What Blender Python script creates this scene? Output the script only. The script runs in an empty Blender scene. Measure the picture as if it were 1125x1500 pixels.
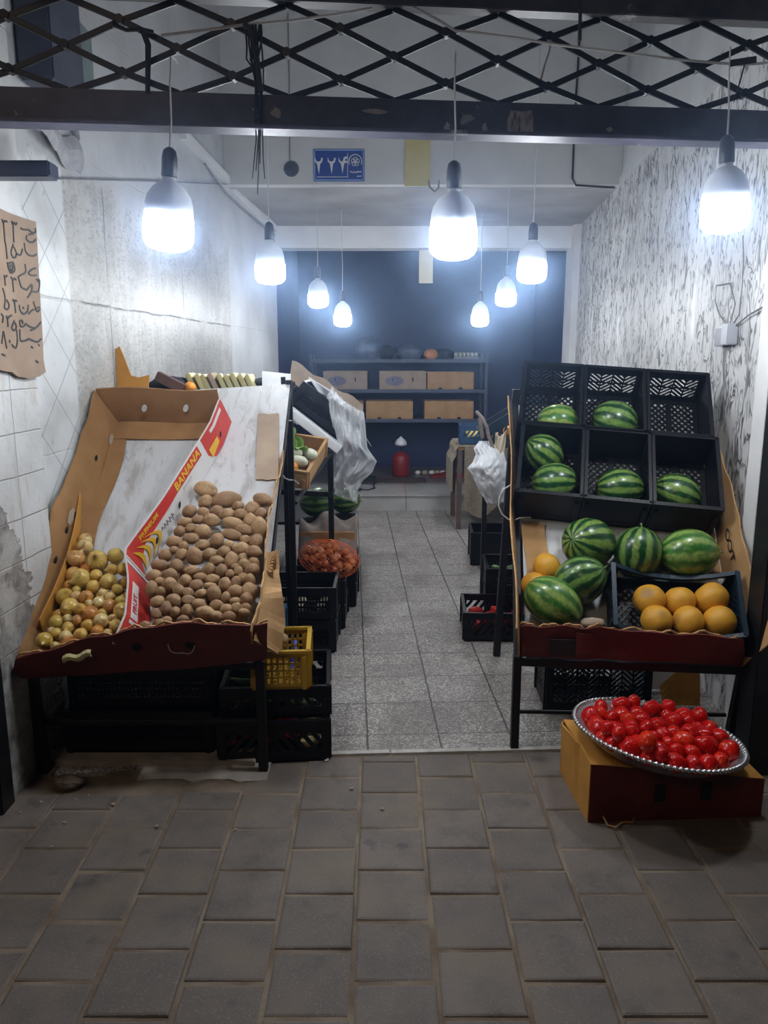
import bpy, bmesh, math, random
from math import radians, sin, cos, tan, pi, sqrt, atan2
from mathutils import Vector as V, Matrix, Euler, noise
C = bpy.context.scene.collection
RND = random.Random(11)

# ---------------------------------------------------------------- measured view (used to work out real positions)
PITCH = radians(11.3); FPX = 1126.0; EYE = 1.55
def ray(x, y):
    a = (x - 562.5)/FPX; b = (750 - y)/FPX
    return V((a, cos(PITCH) + b*sin(PITCH), -sin(PITCH) + b*cos(PITCH)))
EYEP = V((0, 0, EYE))
def on_plane(x, y, o, n):
    r = ray(x, y); n = V(n); return EYEP + r*((V(o) - EYEP).dot(n)/r.dot(n))
def on_y(x, y, Y): return on_plane(x, y, (0, Y, 0), (0, 1, 0))
def on_z(x, y, Z): return on_plane(x, y, (0, 0, Z), (0, 0, 1))
def on_face(x, y, y0, k): return on_plane(x, y, (0, y0, 0), (-k, 1, 0))     # vertical plane Y = y0 + k X

# ---------------------------------------------------------------- objects
def tag(o, label=None, cat=None, group=None, kind=None):
    if label: o['label'] = label
    if cat: o['category'] = cat
    if group: o['group'] = group
    if kind: o['kind'] = kind
    return o
def thing(name, label, cat, loc=(0, 0, 0), rot=None, group=None):
    o = bpy.data.objects.new(name, None); C.objects.link(o); o.empty_display_size = .05
    if rot is None: o.location = loc
    else: o.matrix_world = Matrix.Translation(V(loc)) @ rot.to_4x4()
    return tag(o, label, cat, group)
def rotm(x=0, y=0, z=0): return Euler((radians(x), radians(y), radians(z)), 'XYZ').to_matrix()
def place(o, loc, rot=None):
    o.matrix_world = Matrix.Translation(V(loc)) @ (rot.to_4x4() if rot else Matrix.Identity(4)); return o
def link_mesh(name, me, parent=None):
    o = bpy.data.objects.new(name, me); C.objects.link(o)
    if parent: o.parent = parent
    return o
def dup(root, label=None, group=None):
    r = root.copy(); C.objects.link(r)
    if label: r['label'] = label
    if group: r['group'] = group
    for ch in list(root.children):
        c = ch.copy(); C.objects.link(c); c.parent = r
        for g in list(ch.children):
            d = g.copy(); C.objects.link(d); d.parent = c
    return r

class MB:
    """collects shapes of ONE part"""
    def __init__(s): s.bm = bmesh.new()
    def poly(s, vs, fs):
        b = [s.bm.verts.new(v) for v in vs]
        for f in fs:
            try: s.bm.faces.new([b[i] for i in f])
            except ValueError: pass
        return s
    def box(s, x0, x1, y0, y1, z0, z1, m=None):
        vs = [V((x, y, z)) for z in (z0, z1) for y in (y0, y1) for x in (x0, x1)]
        if m: vs = [m @ v for v in vs]
        return s.poly(vs, [(0,2,3,1), (4,5,7,6), (0,1,5,4), (2,6,7,3), (0,4,6,2), (1,3,7,5)])
    def bar(s, p0, p1, w, h, up=(0, 0, 1)):
        p0, p1 = V(p0), V(p1); d = (p1 - p0)
        if d.length < 1e-6: return s
        d.normalize(); u = V(up)
        if abs(d.dot(u)) > .98: u = V((0, 1, 0)) if abs(d.y) < .9 else V((1, 0, 0))
        a = d.cross(u).normalized(); b = a.cross(d)
        vs = []
        for p in (p0, p1):
            for i, j in ((-1,-1), (1,-1), (1,1), (-1,1)): vs.append(p + a*(i*w/2) + b*(j*h/2))
        return s.poly(vs, [(0,1,2,3), (7,6,5,4), (0,4,5,1), (1,5,6,2), (2,6,7,3), (3,7,4,0)])
    def tube(s, pts, r, seg=6, taper=None):
        pts = [V(p) for p in pts]; n = len(pts); rings = []
        ref = V((.13, .29, .95))
        for i, p in enumerate(pts):
            d = (pts[min(i+1, n-1)] - pts[max(i-1, 0)]).normalized()
            a = d.cross(ref)
            if a.length < .05: a = d.cross(V((1, 0, 0)))
            a.normalize(); b = a.cross(d)
            rr = r if taper is None else r*taper(i/(n-1))
            rings.append([s.bm.verts.new(p + (a*cos(2*pi*k/seg) + b*sin(2*pi*k/seg))*rr) for k in range(seg)])
        for i in range(n-1):
            for k in range(seg):
                s.bm.faces.new((rings[i][k], rings[i][(k+1) % seg], rings[i+1][(k+1) % seg], rings[i+1][k]))
        s.bm.faces.new(rings[0][::-1]); s.bm.faces.new(rings[-1])
        return s
    def lathe(s, prof, seg=24, m=None, cap=True):
        rings = []
        for r, z in prof:
            ring = []
            for k in range(seg):
                v = V((r*cos(2*pi*k/seg), r*sin(2*pi*k/seg), z))
                ring.append(s.bm.verts.new(m @ v if m else v))
            rings.append(ring)
        for i in range(len(rings)-1):
            for k in range(seg):
                s.bm.faces.new((rings[i][k], rings[i][(k+1) % seg], rings[i+1][(k+1) % seg], rings[i+1][k]))
        if cap:
            s.bm.faces.new(rings[0][::-1]); s.bm.faces.new(rings[-1])
        return s
    def prism(s, poly, z0, z1, m=None):
        n = len(poly); vs = [V((x, y, z0)) for x, y in poly] + [V((x, y, z1)) for x, y in poly]
        if m: vs = [m(v) if callable(m) else m @ v for v in vs]
        return s.poly(vs, [tuple(range(n))[::-1], tuple(range(n, 2*n))] + [(i, (i+1) % n, n+(i+1) % n, n+i) for i in range(n)])
    def sheet(s, f, nu, nv, th):
        """thick curved sheet through f(a, b), a and b in 0..1"""
        g = [[V(f(i/nu, j/nv)) for j in range(nv+1)] for i in range(nu+1)]
        def nrm(i, j):
            a = g[min(i+1, nu)][j] - g[max(i-1, 0)][j]; b = g[i][min(j+1, nv)] - g[i][max(j-1, 0)]
            n = a.cross(b); return n.normalized() if n.length > 1e-9 else V((0, 0, 1))
        top = [[s.bm.verts.new(g[i][j] + nrm(i, j)*(th/2)) for j in range(nv+1)] for i in range(nu+1)]
        bot = [[s.bm.verts.new(g[i][j] - nrm(i, j)*(th/2)) for j in range(nv+1)] for i in range(nu+1)]
        F = s.bm.faces.new
        for i in range(nu):
            for j in range(nv):
                F((top[i][j], top[i+1][j], top[i+1][j+1], top[i][j+1])); F((bot[i][j], bot[i][j+1], bot[i+1][j+1], bot[i+1][j]))
        for i in range(nu):
            F((top[i][0], bot[i][0], bot[i+1][0], top[i+1][0])); F((top[i][nv], top[i+1][nv], bot[i+1][nv], bot[i][nv]))
        for j in range(nv):
            F((top[0][j], top[0][j+1], bot[0][j+1], bot[0][j])); F((top[nu][j], bot[nu][j], bot[nu][j+1], top[nu][j+1]))
        return s
    def ball(s, c, rx, ry, rz, nu=20, nv=14, f=None, m=None):
        """closed ball, poles on local z; f(direction) gives a radius factor"""
        c = V(c); grid = []
        def pt(d):
            k = f(d) if f else 1
            p = V((d.x*rx*k, d.y*ry*k, d.z*rz*k))
            return (m @ p if m else p) + c
        top = s.bm.verts.new(pt(V((0, 0, 1)))); bot = s.bm.verts.new(pt(V((0, 0, -1))))
        for j in range(1, nv):
            t = pi*j/nv
            grid.append([s.bm.verts.new(pt(V((sin(t)*cos(2*pi*k/nu), sin(t)*sin(2*pi*k/nu), cos(t))))) for k in range(nu)])
        for k in range(nu):
            k2 = (k+1) % nu
            s.bm.faces.new((top, grid[0][k], grid[0][k2])); s.bm.faces.new((bot, grid[-1][k2], grid[-1][k]))
            for j in range(nv-2): s.bm.faces.new((grid[j][k], grid[j+1][k], grid[j+1][k2], grid[j][k2]))
        return s
    def mesh(s, name, mat, smooth=False, bevel=0, seg=2):
        if bevel:
            bmesh.ops.bevel(s.bm, geom=list(s.bm.edges), offset=bevel, segments=seg, affect='EDGES', clamp_overlap=True)
        bmesh.ops.recalc_face_normals(s.bm, faces=s.bm.faces)
        me = bpy.data.meshes.new(name); s.bm.to_mesh(me); s.bm.free()
        if mat: me.materials.append(mat)
        if smooth:
            for p in me.polygons: p.use_smooth = True
        return me
    def build(s, name, mat, parent=None, smooth=False, bevel=0, seg=2):
        return link_mesh(name, s.mesh(name, mat, smooth, bevel, seg), parent)

def struct(name, mb, mat, **k): return tag(mb.build(name, mat, **k), kind='structure')
def solo(name, mb, mat, label, cat, group=None, **k): return tag(mb.build(name, mat, **k), label, cat, group)
def recenter(o):
    """move a one-mesh thing's origin to the base of its geometry"""
    me = o.data; xs = [v.co for v in me.vertices]
    lo = V((min(v.x for v in xs), min(v.y for v in xs), min(v.z for v in xs))); hi = V((max(v.x for v in xs), max(v.y for v in xs), max(v.z for v in xs)))
    c = V(((lo.x+hi.x)/2, (lo.y+hi.y)/2, lo.z)); me.transform(Matrix.Translation(-c)); o.location = o.location + c; return o
def nz(p, s=1.0, o=0.0): return noise.noise(V((p[0]*s+o, p[1]*s+o*.7, p[2]*s-o)))
def smooth(p, k=4):
    p = [V(q) for q in p]
    if len(p) < 3: return p
    out = []
    for i in range(len(p)-1):
        a, b, c, d = p[max(i-1, 0)], p[i], p[i+1], p[min(i+2, len(p)-1)]
        for j in range(k):
            t = j/k; out.append(.5*((2*b) + (c-a)*t + (2*a-5*b+4*c-d)*t*t + (3*b-3*c+d-a)*t**3))
    return out + [p[-1]]
def lerp(pts, t):
    """piecewise linear through [(t, value or tuple)]"""
    if t <= pts[0][0]: return pts[0][1]
    for (a, x), (b, y) in zip(pts, pts[1:]):
        if t <= b:
            k = (t-a)/(b-a)
            return x+(y-x)*k if not isinstance(x, (tuple, list)) else tuple(p+(q-p)*k for p, q in zip(x, y))
    return pts[-1][1]

# ---------------------------------------------------------------- materials
class NT:
    def __init__(s, name):
        s.m = bpy.data.materials.new(name); s.m.use_nodes = True; s.t = s.m.node_tree; s.n = s.t.nodes
        s.b = s.n['Principled BSDF']; s.out = s.n['Material Output']
    def new(s, t, **k):
        n = s.n.new(t)
        for a, b in k.items(): setattr(n, a, b)
        return n
    def put(s, sock, v):
        if isinstance(v, bpy.types.NodeSocket): s.t.links.new(v, sock)
        elif v is not None:
            if sock.type == 'RGBA' and len(v) == 3: v = (*v, 1)
            sock.default_value = v
    def math(s, op, a, b=None, c=None):
        n = s.new('ShaderNodeMath', operation=op)
        for i, v in enumerate((a, b, c)):
            if v is not None: s.put(n.inputs[i], v)
        return n.outputs[0]
    def coord(s, kind='Object'): return s.new('ShaderNodeTexCoord').outputs[kind]
    def mapping(s, v, scale=(1, 1, 1), rot=(0, 0, 0), loc=(0, 0, 0)):
        n = s.new('ShaderNodeMapping'); s.put(n.inputs[0], v)
        n.inputs['Scale'].default_value = scale; n.inputs['Rotation'].default_value = rot; n.inputs['Location'].default_value = loc
        return n.outputs[0]
    def noise(s, v, scale, detail=4, rough=.55, dist=0):
        n = s.new('ShaderNodeTexNoise'); s.put(n.inputs['Vector'], v)
        n.inputs['Scale'].default_value = scale; n.inputs['Detail'].default_value = detail
        n.inputs['Roughness'].default_value = rough; n.inputs['Distortion'].default_value = dist
        return n.outputs[0]
    def voro(s, v, scale, feature='F1', out='Distance', rnd=1):
        n = s.new('ShaderNodeTexVoronoi', feature=feature); s.put(n.inputs['Vector'], v); n.inputs['Scale'].default_value = scale
        n.inputs['Randomness'].default_value = rnd
        return n.outputs[out]
    def ramp(s, f, stops, interp='LINEAR'):
        n = s.new('ShaderNodeValToRGB'); n.color_ramp.interpolation = interp; s.put(n.inputs[0], f); e = n.color_ramp.elements
        while len(e) < len(stops): e.new(.5)
        for k, (p, c) in zip(e, stops):
            k.position = p; k.color = (*c, 1) if len(c) == 3 else c
        return n.outputs[0]
    def step(s, f, a, b):
        n = s.new('ShaderNodeMapRange'); n.clamp = True; s.put(n.inputs[0], f); n.inputs[1].default_value = a; n.inputs[2].default_value = b
        return n.outputs[0]
    def mix(s, f, a, b, mode='MIX'):
        n = s.new('ShaderNodeMix', data_type='RGBA', blend_type=mode); s.put(n.inputs[0], f); s.put(n.inputs[6], a); s.put(n.inputs[7], b)
        return n.outputs[2]
    def sep(s, v):
        n = s.new('ShaderNodeSeparateXYZ'); s.put(n.inputs[0], v); return n.outputs
    def comb(s, x, y, z):
        n = s.new('ShaderNodeCombineXYZ')
        for i, v in enumerate((x, y, z)): s.put(n.inputs[i], v)
        return n.outputs[0]
    def rand(s): return s.new('ShaderNodeObjectInfo').outputs['Random']
    def bump(s, h, strength=.3, dist=.01):
        n = s.new('ShaderNodeBump'); s.put(n.inputs['Height'], h); n.inputs['Strength'].default_value = strength; n.inputs['Distance'].default_value = dist
        s.t.links.new(n.outputs[0], s.b.inputs['Normal'])
    def done(s, col, rough=.6, metal=0, spec=None, **k):
        s.put(s.b.inputs['Base Color'], col); s.put(s.b.inputs['Roughness'], rough); s.put(s.b.inputs['Metallic'], metal)
        if spec is not None: s.b.inputs['Specular IOR Level'].default_value = spec
        for a, v in k.items(): s.put(s.b.inputs[a.replace('_', ' ')], v)
        return s.m
def mottled(name, c1, c2, scale=20, rough=.6, bump=.15, metal=0, lo=.35, hi=.65, rnd=None, bscale=None, spec=None, stretch=(1, 1, 1)):
    n = NT(name); v = n.mapping(n.coord(), stretch); f = n.noise(v, scale, 5)
    col = n.mix(n.step(f, lo, hi), c1, c2)
    if rnd: col = n.mix(n.rand(), col, n.mix(.75, col, rnd))
    if bump: n.bump(n.noise(v, bscale or scale*3, 4), bump, .004)
    return n.done(col, rough, metal, spec)

MT = {}
MT['card'] = mottled('cardboard', (.29,.145,.052), (.36,.19,.075), 9, .85, .1)
MT['card_tan'] = mottled('tan_cardboard', (.42,.235,.095), (.52,.31,.14), 7, .85, .1)
MT['card_pale'] = mottled('pale_cardboard', (.36,.27,.20), (.44,.34,.25), 8, .9, .1)
MT['card_orange'] = mottled('orange_cardboard', (.52,.235,.035), (.60,.29,.055), 7, .8, .1)
MT['maroon'] = mottled('maroon_printed_cardboard', (.095,.010,.009), (.15,.018,.012), 6, .6, .1)
MT['black_plastic'] = mottled('black_plastic', (.0035,.004,.006), (.007,.0075,.011), 15, .42, .1, spec=.3)
MT['navy_plastic'] = mottled('dark_blue_plastic', (.006,.018,.034), (.011,.028,.048), 15, .42, .1, spec=.35)
MT['blue_plastic'] = mottled('blue_plastic', (.02,.06,.14), (.03,.08,.18), 15, .4, .1)
MT['yellow_plastic'] = mottled('yellow_plastic', (.44,.25,.012), (.52,.31,.02), 15, .4, .1)
MT['black_steel'] = mottled('black_painted_steel', (.005,.005,.007), (.012,.0115,.014), 12, .45, .15, spec=.35)
MT['blue'] = mottled('bright_blue_plastic', (.02,.08,.5), (.02,.1,.6), 10, .4, 0)
def board():
    n = NT('dirty_white_board'); v = n.coord()
    a = n.noise(n.mapping(v, (9, 3.2, 3)), 1.6, 6, .65, .6)
    b = n.noise(n.mapping(v, (22, 6, 5), loc=(3, 1, 0)), 1.3, 5, .7, 1.2)
    col = n.mix(n.step(a, .50, .68), (.58,.59,.61), (.38,.36,.35))
    col = n.mix(n.math('MULTIPLY', n.step(b, .60, .68), .55), col, (.16,.13,.12))
    return n.done(col, .5)
MT['board'] = board()
MT['white'] = mottled('white_plastic_sheet', (.70,.72,.75), (.78,.79,.80), 6, .5, .1)
MT['paper_red'] = mottled('red_print', (.56,.035,.028), (.62,.05,.035), 10, .5, 0)
MT['paper_white'] = mottled('white_print', (.66,.64,.64), (.72,.70,.69), 10, .55, 0)
MT['paper_yellow'] = mottled('yellow_print', (.75,.42,.02), (.8,.48,.03), 10, .5, 0)
MT['ink'] = mottled('black_ink', (.012,.011,.012), (.02,.018,.018), 10, .6, 0)
MT['hole'] = mottled('dark_hole', (.008,.006,.005), (.012,.01,.008), 10, .9, 0)

def potato_mat():
    n = NT('potato_skin'); v = n.coord(); r = n.rand()
    base = n.ramp(r, [(0, (.31,.175,.085)), (.35, (.38,.225,.11)), (.7, (.46,.29,.145)), (1, (.28,.16,.085))])
    f = n.noise(v, 38, 6, .65); g = n.noise(v, 210, 3)
    col = n.mix(n.step(f, .5, .72), base, (.20,.115,.06)); col = n.mix(n.math('MULTIPLY', n.step(g, .58, .7), .5), col, (.14,.08,.045))
    col = n.mix(n.math('MULTIPLY', n.step(n.noise(v, 16, 3), .60, .72), .55), col, (.52,.36,.20))
    n.bump(f, .4, .005); return n.done(col, .62)
MT['potato'] = potato_mat()
def onion_mat(name, stops, tip):
    n = NT(name); v = n.coord(); x, y, z = n.sep(v); a = n.math('ARCTAN2', y, x)
    w = n.noise(n.comb(n.math('MULTIPLY', a, 5.5), 0, n.math('MULTIPLY', z, 9)), 1.6, 5, .6)
    base = n.ramp(n.rand(), stops)
    col = n.mix(n.math('MULTIPLY', n.step(w, .48, .70), .6), base, (.25,.095,.022))
    col = n.mix(n.math('MULTIPLY', n.step(n.noise(v, 22, 3), .58, .66), .6), col, (.24,.08,.022))
    col = n.mix(n.step(z, .034, .052), col, tip); col = n.mix(n.step(z, -.026, -.034), col, (.25,.16,.08))
    n.bump(w, .15, .002); return n.done(col, .22)
MT['onion'] = onion_mat('onion_skin', [(0, (.66,.40,.075)), (.25, (.72,.50,.15)), (.42, (.55,.42,.09)), (.6, (.58,.24,.04)), (.8, (.76,.62,.28)), (1, (.50,.17,.03))], (.30,.17,.07))
MT['onion_red'] = onion_mat('orange_red_onion_skin', [(0, (.52,.10,.03)), (.5, (.62,.19,.06)), (1, (.66,.28,.12))], (.4,.2,.1))
def tomato_mat():
    n = NT('tomato_skin'); v = n.coord(); z = n.sep(v)[2]
    base = n.ramp(n.rand(), [(0, (.52,.006,.006)), (.7, (.62,.010,.007)), (1, (.70,.035,.008))])
    col = n.mix(n.math('MULTIPLY', n.step(n.noise(v, 30, 2), .62, .8), .5), base, (.72,.16,.03))
    return n.done(col, .22, spec=.35)
MT['tomato'] = tomato_mat()
def watermelon_mat(name, light, dark, count=11, sharp=.12, wob=1.0):
    n = NT(name); v = n.coord(); x, y, z = n.sep(v); a = n.math('ARCTAN2', y, x)
    nv = n.noise(v, 22, 5, .65); nb = n.noise(n.mapping(v, (1, 1, .35)), 13, 2)
    d = n.math('MULTIPLY_ADD', n.math('SUBTRACT', nv, .5), 1.9*wob, n.math('MULTIPLY', n.math('SUBTRACT', nb, .5), 1.5*wob))
    s = n.math('SINE', n.math('MULTIPLY_ADD', d, 1.9, n.math('MULTIPLY', a, count)))
    f = n.step(s, -.25-sharp*2, .05+sharp*3)
    lt = n.mix(n.step(n.noise(v, 55, 4, .7), .42, .62), light, tuple(c*.55 for c in light))
    dk = n.mix(n.step(n.noise(v, 40, 4), .45, .7), dark, tuple(min(1, c*1.9) for c in dark))
    lt = n.mix(n.math('MULTIPLY', n.step(n.rand(), .2, 1), .5), lt, n.mix(.5, lt, (.38,.42,.06)))
    col = n.mix(f, dk, lt)
    return n.done(col, .3, Coat_Weight=.15, Coat_Roughness=.15)
MT['watermelon'] = watermelon_mat('watermelon_rind', (.165,.30,.07), (.008,.046,.014))
MT['watermelon_pale'] = watermelon_mat('pale_watermelon_rind', (.26,.40,.10), (.035,.13,.022), 10, .2, 1.4)
def cantaloupe_mat():
    n = NT('yellow_melon_skin'); v = n.coord()
    base = n.ramp(n.rand(), [(0, (.68,.31,.022)), (.6, (.74,.38,.03)), (1, (.62,.27,.022))])
    e = n.voro(v, 85, 'DISTANCE_TO_EDGE'); col = n.mix(n.math('MULTIPLY', n.step(e, .09, .02), .22), base, (.62,.40,.11))
    col = n.mix(n.math('MULTIPLY', n.step(n.noise(v, 17, 3), .55, .75), .4), col, (.42,.19,.04))
    z = n.sep(v)[2]; col = n.mix(n.step(z, .052, .058), col, (.28,.16,.05))
    n.bump(e, .12, .003); return n.done(col, .5)
MT['cantaloupe'] = cantaloupe_mat()
MT['leaf'] = mottled('green_leaf', (.16,.34,.04), (.36,.52,.14), 12, .45, .1)
MT['radish'] = mottled('pale_radish', (.62,.62,.45), (.72,.72,.58), 12, .4, .05)
MT['carrot'] = mottled('orange_root', (.70,.22,.02), (.78,.30,.04), 20, .4, .1)
MT['orange'] = mottled('orange_peel', (.75,.26,.02), (.82,.32,.04), 30, .45, .2)
MT['banana'] = mottled('banana_peel', (.62,.48,.08), (.70,.56,.14), 20, .45, .05)
MT['pepper'] = mottled('red_pepper_skin', (.35,.012,.012), (.45,.02,.016), 14, .2, 0)
MT['pepper_pale'] = mottled('pale_pepper_skin', (.55,.50,.22), (.62,.57,.30), 14, .25, 0)
MT['cucumber'] = mottled('cucumber_skin', (.03,.08,.02), (.10,.18,.05), 30, .35, .15)
def film(name, tint, alpha, rough=.25):
    n = NT(name); f = n.noise(n.coord(), 14, 4, .6, .5)
    a = n.math('MULTIPLY_ADD', f, .35, alpha-.15)
    n.bump(n.noise(n.coord(), 30, 4), .3, .006)
    n.done(tint, rough); n.put(n.b.inputs['Alpha'], a); return n.m
MT['clear_bag'] = film('clear_plastic_film', (.80,.82,.86), .36, .12)
MT['white_bag'] = film('white_plastic_film', (.78,.80,.84), .93, .35)
MT['net'] = mottled('orange_net', (.6,.10,.02), (.7,.14,.03), 10, .5, 0)
MT['burlap'] = mottled('burlap_cloth', (.20,.165,.12), (.29,.24,.18), 40, .95, .4, bscale=160)
MT['sackcloth'] = mottled('grey_brown_sack', (.20,.155,.135), (.30,.24,.21), 16, .9, .3)
MT['cream_cloth'] = mottled('cream_cloth', (.50,.42,.30), (.60,.52,.38), 16, .8, .2)
MT['dark_cloth'] = mottled('dark_cloth', (.010,.012,.018), (.03,.03,.04), 16, .8, .2)
MT['red_cloth'] = mottled('dull_red_cloth', (.16,.015,.02), (.24,.03,.03), 16, .8, .2)
MT['aluminium'] = mottled('aluminium', (.62,.63,.66), (.74,.75,.77), 30, .33, .08, metal=.9)
MT['wire_white'] = mottled('pale_wire', (.45,.46,.48), (.52,.52,.53), 20, .6, 0)
MT['wire_grey'] = mottled('grey_wire', (.16,.16,.18), (.22,.22,.23), 20, .6, 0)
MT['wire_black'] = mottled('black_wire', (.010,.010,.012), (.018,.018,.02), 20, .6, 0)
MT['socket'] = mottled('dark_bakelite', (.018,.020,.026), (.03,.032,.04), 20, .4, 0)
MT['bulb_body'] = mottled('white_bulb_housing', (.74,.76,.80), (.80,.82,.85), 20, .35, 0)
def glow(name, col, e):
    n = NT(name); n.done((.8, .8, .8), .4); n.put(n.b.inputs['Emission Color'], col); n.b.inputs['Emission Strength'].default_value = e; return n.m
MT['glow'] = glow('lit_diffuser', (.92,.965,1.0), 104)
# ================================================================ THE SETTING
def XL(Y): return -1.38 + .061*(Y - 2.5)      # left wall
def XR(Y): return 1.47 + .082*(Y - 2.75)      # right wall
def FY(X): return 2.714 + .096*X              # line of the shop front
HIGH, MEZ, YM, YS = 4.25, 2.80, 6.0, 7.83     # high ceiling, mezzanine underside, mezzanine face, step

# --- pavement
def paver_mat():
    n = NT('concrete_pavers'); v = n.coord(); isl = n.new('ShaderNodeNewGeometry').outputs['Random Per Island']
    base = n.ramp(isl, [(0, (.128,.104,.089)), (.5, (.154,.127,.110)), (1, (.178,.147,.126))])
    f = n.noise(v, 9, 5, .6); g = n.noise(v, 190, 3, .6); h = n.noise(v, 3.2, 3)
    col = n.mix(n.step(f, .42, .68), base, (.108,.092,.083)); col = n.mix(n.math('MULTIPLY', n.step(g, .56, .68), .45), col, (.31,.275,.245))
    col = n.mix(n.math('MULTIPLY', n.step(h, .5, .66), .5), col, (.20,.155,.11))
    col = n.mix(n.math('MULTIPLY', n.step(n.noise(v, 7, 2), .66, .72), .6), col, (.06,.055,.055))
    n.bump(n.math('ADD', g, n.math('MULTIPLY', f, 2)), .35, .004); return n.done(col, .7)
def sand_mat():
    n = NT('joint_sand'); v = n.coord(); f = n.noise(v, 60, 4)
    n.bump(f, .5, .006); return n.done(n.mix(n.step(n.noise(v, 6, 3), .4, .6), (.15,.108,.075), (.24,.19,.14)), .95)
pav = MB(); PW = .2165
for i in range(-9, 10):
    for j in range(-6, 9):
        off = 0 if i % 2 == 0 else .108
        y0 = 1.569 + PW*(j-1) + off; y1 = y0 + PW
        xa = -.297 + PW*i - .009*(y0 - 1.57); xb = xa + PW; xm = (xa + xb)/2
        lim = (2.815 + .045*xm) if xm > -.48 else 2.56 + .03*(xm + .5)
        if y0 > lim - .03: continue
        y1 = min(y1, lim); g = .0045; dz = RND.uniform(-.0025, .0025); t = RND.uniform(-.002, .002)
        def ring(gx, z): return [V((xa+gx, y0+gx, z-t)), V((xb-gx, y0+gx, z+t)), V((xb-gx, y1-gx, z+t)), V((xa+gx, y1-gx, z-t))]
        vs = ring(g, -.05) + ring(g, dz-.006) + ring(g+.003, dz-.002) + ring(g+.009, dz)
        pav.poly(vs, [(12,13,14,15)] + [(a*4+k, a*4+(k+1) % 4, a*4+4+(k+1) % 4, a*4+4+k) for a in range(3) for k in range(4)])
struct('pavement', pav, paver_mat())
sd = MB(); sd.box(-2.3, 2.3, -.5, 3.0, -.06, -.0045); struct('pavement_bed', sd, sand_mat())

# --- shop floor
def terrazzo():
    n = NT('terrazzo_tiles'); x, y, z = n.sep(n.coord()); c, s = cos(radians(2.4)), sin(radians(2.4))
    dx = n.math('ADD', x, .083); dy = n.math('SUBTRACT', y, 3.28)
    u = n.math('ADD', n.math('MULTIPLY', dx, c), n.math('MULTIPLY', dy, s)); w = n.math('SUBTRACT', n.math('MULTIPLY', dy, c), n.math('MULTIPLY', dx, s))
    wob = n.math('MULTIPLY', n.math('SUBTRACT', n.noise(n.coord(), 18, 3), .5), .012)
    def joint(q):
        f = n.math('PINGPONG', n.math('ADD', n.math('ADD', q, wob), 30), .15); return n.step(f, .006, .0015)
    j = n.math('MAXIMUM', joint(u), n.math('MULTIPLY', joint(w), .75))
    v = n.coord(); sp = n.voro(v, 110, 'F1', 'Color'); spx = n.sep(sp)[0]; d = n.voro(v, 110)
    chip = n.math('MULTIPLY', n.step(d, .55, .35), n.step(spx, .35, .55))
    tile = n.voro(n.comb(n.math('FLOOR', n.math('DIVIDE', u, .3)), n.math('FLOOR', n.math('DIVIDE', w, .3)), 0), 1, 'F1', 'Color', 0)
    base = n.mix(n.sep(tile)[0], (.235,.208,.190), (.295,.265,.245))
    col = n.mix(n.math('MULTIPLY', chip, .85), base, (.60,.58,.56)); col = n.mix(n.math('MULTIPLY', n.step(spx, .25, .1), .5), col, (.09,.085,.085))
    col = n.mix(n.math('MULTIPLY', n.step(n.noise(v, 2.6, 5, .65, .7), .45, .68), .62), col, (.13,.110,.098))
    col = n.mix(j, col, (.05,.046,.044))
    n.bump(n.math('MULTIPLY', j, -1), .4, .003)
    return n.done(col, n.math('MULTIPLY_ADD', n.noise(v, 7, 4), .5, .28))
fl = MB()
fl.poly([V((-1.6, 2.60, 0)), V((-.5, 2.79, 0)), V((-.46, 2.806, 0)), V((1.75, 2.905, 0)), V((2.2, YS, 0)), V((-1.6, YS, 0))] + [V((-1.6, 2.60, -.05)), V((-.5, 2.79, -.05)), V((-.46, 2.806, -.05)), V((1.75, 2.905, -.05)), V((2.2, YS, -.05)), V((-1.6, YS, -.05))],
        [(0,1,2,3,4,5), (11,10,9,8,7,6)] + [(k, (k+1) % 6, 6+(k+1) % 6, 6+k) for k in range(6)])
struct('floor', fl, terrazzo())
edge = MB()
for a, b in ((-.33, .02), (.03, .38), (.39, .75), (.76, 1.4)):
    edge.bar((a, 2.83+.045*a, 0), (b, 2.83+.045*b, .001), .026, .014)
struct('trim_1', edge, mottled('worn_stone_edging', (.40,.38,.36), (.52,.50,.48), 25, .7, .3))
# broken concrete strip under the left stall
conc = mottled('broken_concrete', (.30,.27,.245), (.48,.43,.37), 8, .9, .6, bscale=60)
kb = MB()
def slab(x0, x1, y0, y1, z, seed, mb, jag=.02):
    n = 14; r = random.Random(seed)
    fr = [(x0+(x1-x0)*i/n, y0 + r.uniform(-jag, jag)) for i in range(n+1)]
    mb.prism(fr + [(x1, y1), (x0, y1)], -.045, z)
slab(-1.36, -.92, 2.62, 2.80, -.012, 3, kb, .012); slab(-.93, -.44, 2.625, 2.83, .002, 5, kb, .015); slab(-1.36, -.50, 2.73, 2.84, .022, 8, kb, .008)
struct('trim_2', kb, conc, bevel=.003)

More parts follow.
